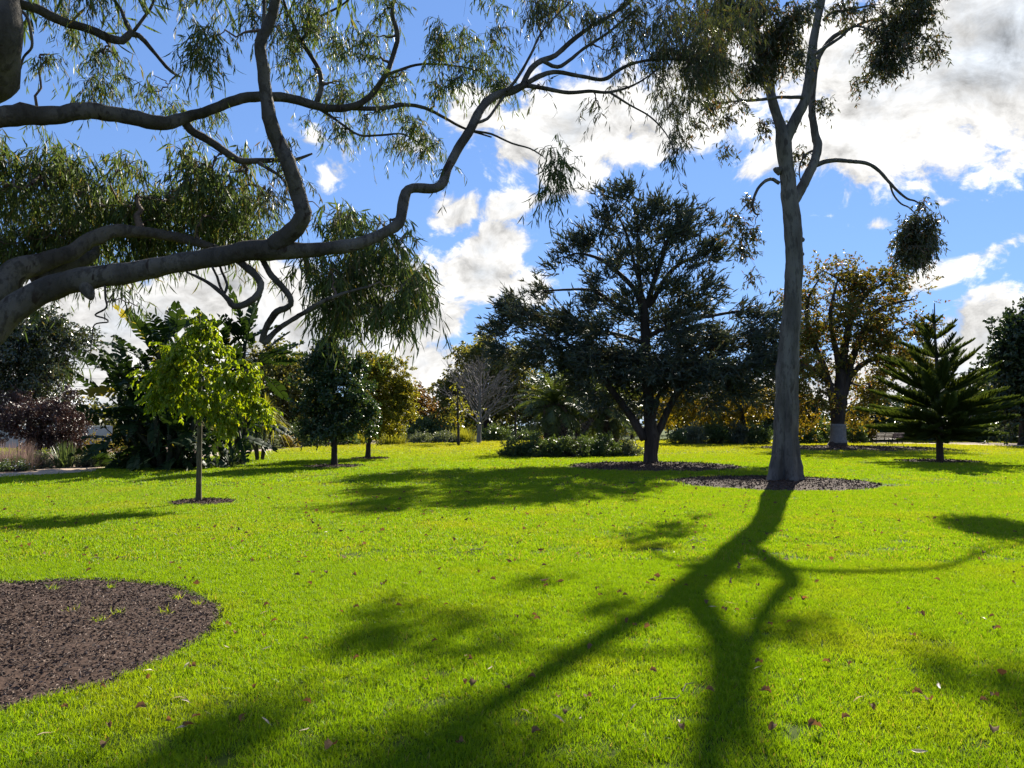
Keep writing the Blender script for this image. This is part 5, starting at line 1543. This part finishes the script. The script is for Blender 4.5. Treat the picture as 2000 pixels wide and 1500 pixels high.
# planting round the palms
ISLAND = [('rounded bright green groundcover at the left tip of the island bed', 1008, 39, 66, 26, 'shrub'), ('shaded groundcover mound under the left palm', 1062, 38.6, 76, 30, 'shrub'), ('shaded groundcover mound in the middle of the island bed', 1120, 38.4, 80, 28, 'shrub'),
          ('shaded groundcover mound under the right palm', 1178, 39, 70, 30, 'shrub'), ('silvery low shrub at the right tip of the island bed', 1226, 39.5, 46, 22, 'grey_shrub'), ('yellow-lit groundcover behind the left palm trunk', 1066, 48, 60, 16, 'yellow_shrub'), ('leafy groundcover behind the right palm trunk', 1160, 48, 80, 26, 'shrub')]
for i, (lab, px, Y, wpx, hpx, mt) in enumerate(ISLAND):
    shrub('groundcover', lab, 'shrub', px, 0, Y, wpx * 1.15, hpx * 1.35, mt, 330 + i, 120, group='planting in the palm island bed')
spiky('spiky_plant', 'pale spiky plant sunlit between the two lower palms', 'plant', 1152, 0, 42, (.6, 1.2), (.03, .05), 110, 'flax', 340, .12, .8, .6)
isl = sheet('garden_bed', [(G(1110, 877)[0] + 4.6 * math.cos(a), 43.5 + 5.2 * math.sin(a)) for a in np.linspace(0, 6.283, 40)[:-1]], .008, M['bed'])


# ------------------------------------------------------------------ bench, wall, fences, power lines
def bar(name, parent, p, s, mat, rot=None, shared={}):
    b = Buf()
    box(b, (0, 0, 0), s)
    o = b.build(name, mat, None, smooth=False)
    o.parent = parent
    o.location = p
    if rot:
        o.rotation_euler = rot
    bv = o.modifiers.new('edge', 'BEVEL')
    bv.width = .006
    bv.segments = 1
    return o


def bench(label, px, py, rz):
    c = G(px, py)
    root = thing('park_bench', label, 'bench', (c[0], c[1], 0), 'benches by the far path', rz)
    for k in range(4):
        bar('seat_slat', root, (0, .06 + k * .115, .44), (1.6, .095, .035), M['wood'])
    for k in range(4):
        bar('back_slat', root, (0, -.06 - k * .035, .55 + k * .115), (1.6, .03, .095), M['wood'], (.28, 0, 0))
    for x in (-.74, 0, .74):
        bar('back_post', root, (x, -.085, .63), (.05, .045, .62), M['iron'], (.28, 0, 0))
    for x in (-.74, .74):
        bar('leg', root, (x, .42, .215), (.055, .055, .43), M['iron'])
        bar('leg', root, (x, .0, .215), (.055, .055, .43), M['iron'])
        bar('armrest', root, (x, .2, .66), (.06, .52, .035), M['wood'])
        bar('arm_post', root, (x, .42, .54), (.045, .045, .22), M['iron'])
        bar('seat_rail', root, (x, .2, .405), (.05, .46, .035), M['iron'])
    return root


bench('timber slatted bench seen from behind on the far lawn edge', 1727, 868.4, math.radians(12))
bench('timber bench standing end-on just right of the one seen from behind', 1751, 868.0, math.radians(98))

wall_a, wall_b = P(-260, 830, 47.0), P(215, 830, 56.0)
ax = math.atan2(wall_b[1] - wall_a[1], wall_b[0] - wall_a[0])
wl = float(np.linalg.norm((wall_b - wall_a)[:2]))
wall = thing('boundary_wall', 'pale rendered boundary wall with a white coping behind the left bed', 'wall', (wall_a[0], wall_a[1], 0), rz=ax)
for k in range(6):
    bar('wall_panel', wall, (wl * (k + .5) / 6, 0, .74), (wl / 6 - .03, .16, 1.48), M['render'])
    bar('coping', wall, (wl * (k + .5) / 6, 0, 1.52), (wl / 6 - .01, .24, .08), M['white'])
for k in range(7):
    bar('pier', wall, (wl * k / 6, .0, .77), (.26, .26, 1.54), M['render'])


def rail_fence(label, pa, pb, Y, zs, n, mat, hgt, group=None):
    a, c = P(pa, 830, Y), P(pb, 830, Y)
    L = c[0] - a[0]
    f = thing('rail_fence', label, 'fence', (a[0], a[1], 0), group)
    for k in range(n):
        bar('post', f, (L * k / (n - 1), 0, hgt / 2), (.12, .12, hgt), mat)
    for z in zs:
        bar('rail', f, (L / 2, -.09, z), (L, .05, .11), mat)
    return f


rail_fence('pale rail fence at the right edge beyond the shrubs', 1962, 2130, 70, (1.15, 1.45, 1.95, 2.15), 4, M['fence'], 2.25)
pf_a = P(1165, 830, 92)
pk = thing('picket_fence', 'pale picket fence glimpsed beyond the palms and the cedar trunk', 'fence', (pf_a[0], pf_a[1], 0))
for k in range(44):
    bar('picket', pk, (k * .14, 0, .75), (.09, .025, 1.3 + .03 * (k % 2)), M['fence'])
for z in (.4, 1.15):
    bar('rail', pk, (3.0, .04, z), (6.2, .04, .08), M['fence'])


def power_line(label, pxa, Ya, pxb, Yb, zs, group):
    A, B = P(pxa, 830, Ya), P(pxb, 830, Yb)
    root = thing('power_line', label, 'power line', (A[0], A[1], 0), group)
    H = max(zs) + .3
    for e in (A, B):
        b = Buf()
        tubes(b, np.array([[[e[0], e[1], -.1], [e[0], e[1], H * .5], [e[0], e[1], H]]]), np.array([[.14, .12, .10]]), 10, caps=True)
        b.build('pole', M['fence'], root)
        b = Buf()
        box(b, (e[0], e[1] - .16, H - .35), (1.8, .1, .1))
        b.build('crossarm', M['fence'], root, smooth=False)
    for i, z in enumerate(zs):
        t = np.linspace(0, 1, 24)[:, None]
        ln = A + (B - A) * t
        ln[:, 2] = z - .5 * 4 * (t * (1 - t))[:, 0] + .01 * i
        ln[:, 1] += (i - 1) * .5 - .16
        b = Buf()
        tubes(b, ln[None], np.full((1, 24), .016), 5)
        b.build('wire', M['iron'], root)
    return root


power_line('power line with three sagging wires beyond the left bed', -120, 66, 395, 74, (7.2, 6.3, 5.6), 'power lines beyond the park')
power_line('power line with four wires beyond the norfolk pine at the right edge', 1896, 73, 2160, 73, (6.6, 5.6, 5.25, 4.7), 'power lines beyond the park')


# ------------------------------------------------------------------ fallen leaves and twigs on the lawn
def dead_leaf_mesh(rng, mat, kind):
    b = Buf()
    n, w = 6, 3
    if kind == 'lobed':
        prof = np.array([.12, .30, .55, .38, .66, .42, .06])
        n = 6
    elif kind == 'sickle':
        prof = np.array([.02, .09, .13, .14, .11, .07, .01])
    else:
        prof = np.array([.05, .26, .38, .42, .36, .22, .02])
    curl = rng.uniform(.5, 1.8)
    v = []
    for i in range(n + 1):
        t = i / n
        x = t - .5
        y0 = (.25 * (t - .5) ** 2 if kind == 'sickle' else 0)
        for j in range(-w + 1, w):
            s = j / (w - 1) * prof[i]
            v.append((x, y0 + s * math.cos(curl * s), abs(s) * math.sin(curl * .6) * .8 + .18 * math.sin(math.pi * t) * (curl - .8) + rng.normal() * .01))
    k = 2 * w - 1
    q = [(i * k + j, i * k + j + 1, (i + 1) * k + j + 1, (i + 1) * k + j) for i in range(n) for j in range(k - 1)]
    b.add(v, q)
    st = [(-.5 - .25, .02, .03), (-.5, 0, 0)]
    tubes(b, np.array([st]), np.array([[.012, .016]]), 3)
    return b.mesh('fallen_leaf', mat)


lr = np.random.default_rng(77)
KINDS = {
    'brown': ([dead_leaf_mesh(lr, M['brown_dead'], 'lobed') for _ in range(4)], 'curled brown lobed leaf lying on the grass', 'fallen brown leaves on the lawn'),
    'rust': ([dead_leaf_mesh(lr, M['rust_dead'], 'oval') for _ in range(4)], 'russet orange leaf lying on the grass', 'fallen russet leaves on the lawn'),
    'pale': ([dead_leaf_mesh(lr, M['pale_dead'], 'sickle') for _ in range(4)], 'pale narrow dry gum leaf lying on the grass', 'fallen pale gum leaves on the lawn'),
}


def fallen(kind, x, y, size, label=None, z=.04, rot=None):
    ms, lab, grp = KINDS[kind]
    o = link('fallen_leaf', ms[int(lr.integers(4))])
    o.location = (x, y, z)
    o.rotation_euler = rot or (lr.normal() * .35, lr.normal() * .35, lr.random() * 6.283)
    o.scale = (size, size, size)
    tag(o, label or lab, 'leaf', None if label else grp)
    return o


SPECIAL = [('pale', 1092, 1424, .11, 'large pale curled leaf standing up on the grass, lower centre'), ('rust', 1957, 1328, .09, 'bright russet leaf near the lower right edge'), ('pale', 1796, 1488, .11, 'pale flat leaf at the bottom edge, lower right'),
           ('brown', 900, 1470, .07, 'small red-brown leaf in the shade at the bottom edge'), ('brown', 1793, 1372, .08, 'upright brown curled leaf, the left one of a pair at lower right'), ('brown', 1815, 1385, .08, 'upright brown curled leaf, the right one of a pair at lower right'),
           ('brown', 1592, 1440, .10, 'wide brown curled leaf near the bottom, right of the trunk shadow'), ('rust', 383, 1418, .07, 'russet leaf at lower left, on the edge of the sunlit grass'), ('pale', 347, 1381, .09, 'pale sickle leaf at lower left, left of a matching pair'),
           ('pale', 362, 1386, .08, 'pale sickle leaf at lower left, right of a matching pair'), ('pale', 108, 1362, .09, 'pale leaf just below the near mulch ring'), ('pale', 85, 1453, .09, 'pale twisted leaf at the lower left corner'), ('brown', 205, 1476, .08, 'brown leaf at the bottom edge, lower left'),
           ('rust', 1573, 1180, .09, 'orange-brown leaf beside the right branch of the trunk shadow'), ('brown', 1940, 1445, .09, 'dark brown leaf near the lower right corner'), ('brown', 1225, 1224, .06, 'dark round leaf on the edge of the long shadow'), ('brown', 645, 1480, .10, 'pale brown torn leaf at the bottom edge, left of centre')]
for kd, px, py, sz, lab in SPECIAL:
    g = G(px, py)
    fallen(kd, g[0], g[1], sz * .72, lab, .05)
cnt = 0
while cnt < 270:
    px, py = lr.uniform(-20, 2020), 950 + 500 * lr.random() ** 2.1
    if 950 < py < 1090 and not (600 < px < 1350) and lr.random() < .25:
        continue
    g = G(px, py)
    if not on_lawn(g[None, :2], .05)[0]:
        continue
    kd = lr.choice(['brown', 'rust', 'pale'], p=[.74, .10, .16])
    fallen(kd, g[0], g[1], lr.uniform(.035, .062) * (1.2 if kd == 'pale' else 1), None, .042)
    cnt += 1
fb = Buf()
lp = lawn_points(7.5, 34.0, 2.0, lr, .0)
lp = lp[lr.random(len(lp)) < np.clip(.25 + .75 * np.exp(-((lp[:, 0] - 0) / 5.5) ** 2), 0, 1)]
lp[:, 2] = .045
d = lr.normal(size=lp.shape)
d[:, 2] *= .35
leaves(fb, lp, d, lr.uniform(.05, .10, len(lp)), lr.uniform(.03, .06, len(lp)), 'broad', .6, lr)
fb.build('leaf_litter', M['brown_dead'], None, kind='stuff')
for lab, px, py, n, L in (('scatter of thin dry twigs on the lawn left of centre', 905, 1083, 9, .30), ('small tangle of dry twigs left of the trunk shadow', 1372, 1062, 10, .22), ('forked dry twig on the sunlit grass near the bottom, right of centre', 1292, 1372, 4, .14), ('thin dry twig beyond the near mulch ring', 207, 1096, 3, .14)):
    g = G(px, py)
    b = Buf()
    a = lr.random(n) * 6.28
    s = np.stack([g[0] + lr.normal(size=n) * L * .5, g[1] + lr.normal(size=n) * L * .5, np.full(n, .045)], -1)
    e = s + np.stack([np.cos(a), np.sin(a), lr.normal(size=n) * .12], -1) * (lr.uniform(.5, 1, n) * L)[:, None]
    tubes(b, np.stack([s, (s + e) / 2 + lr.normal(size=(n, 3)) * .012, e], 1), np.broadcast_to(np.array([.004, .0035, .002]), (n, 3)), 4)
    tag(b.build('dry_twigs', M['twig']), lab, 'twigs')
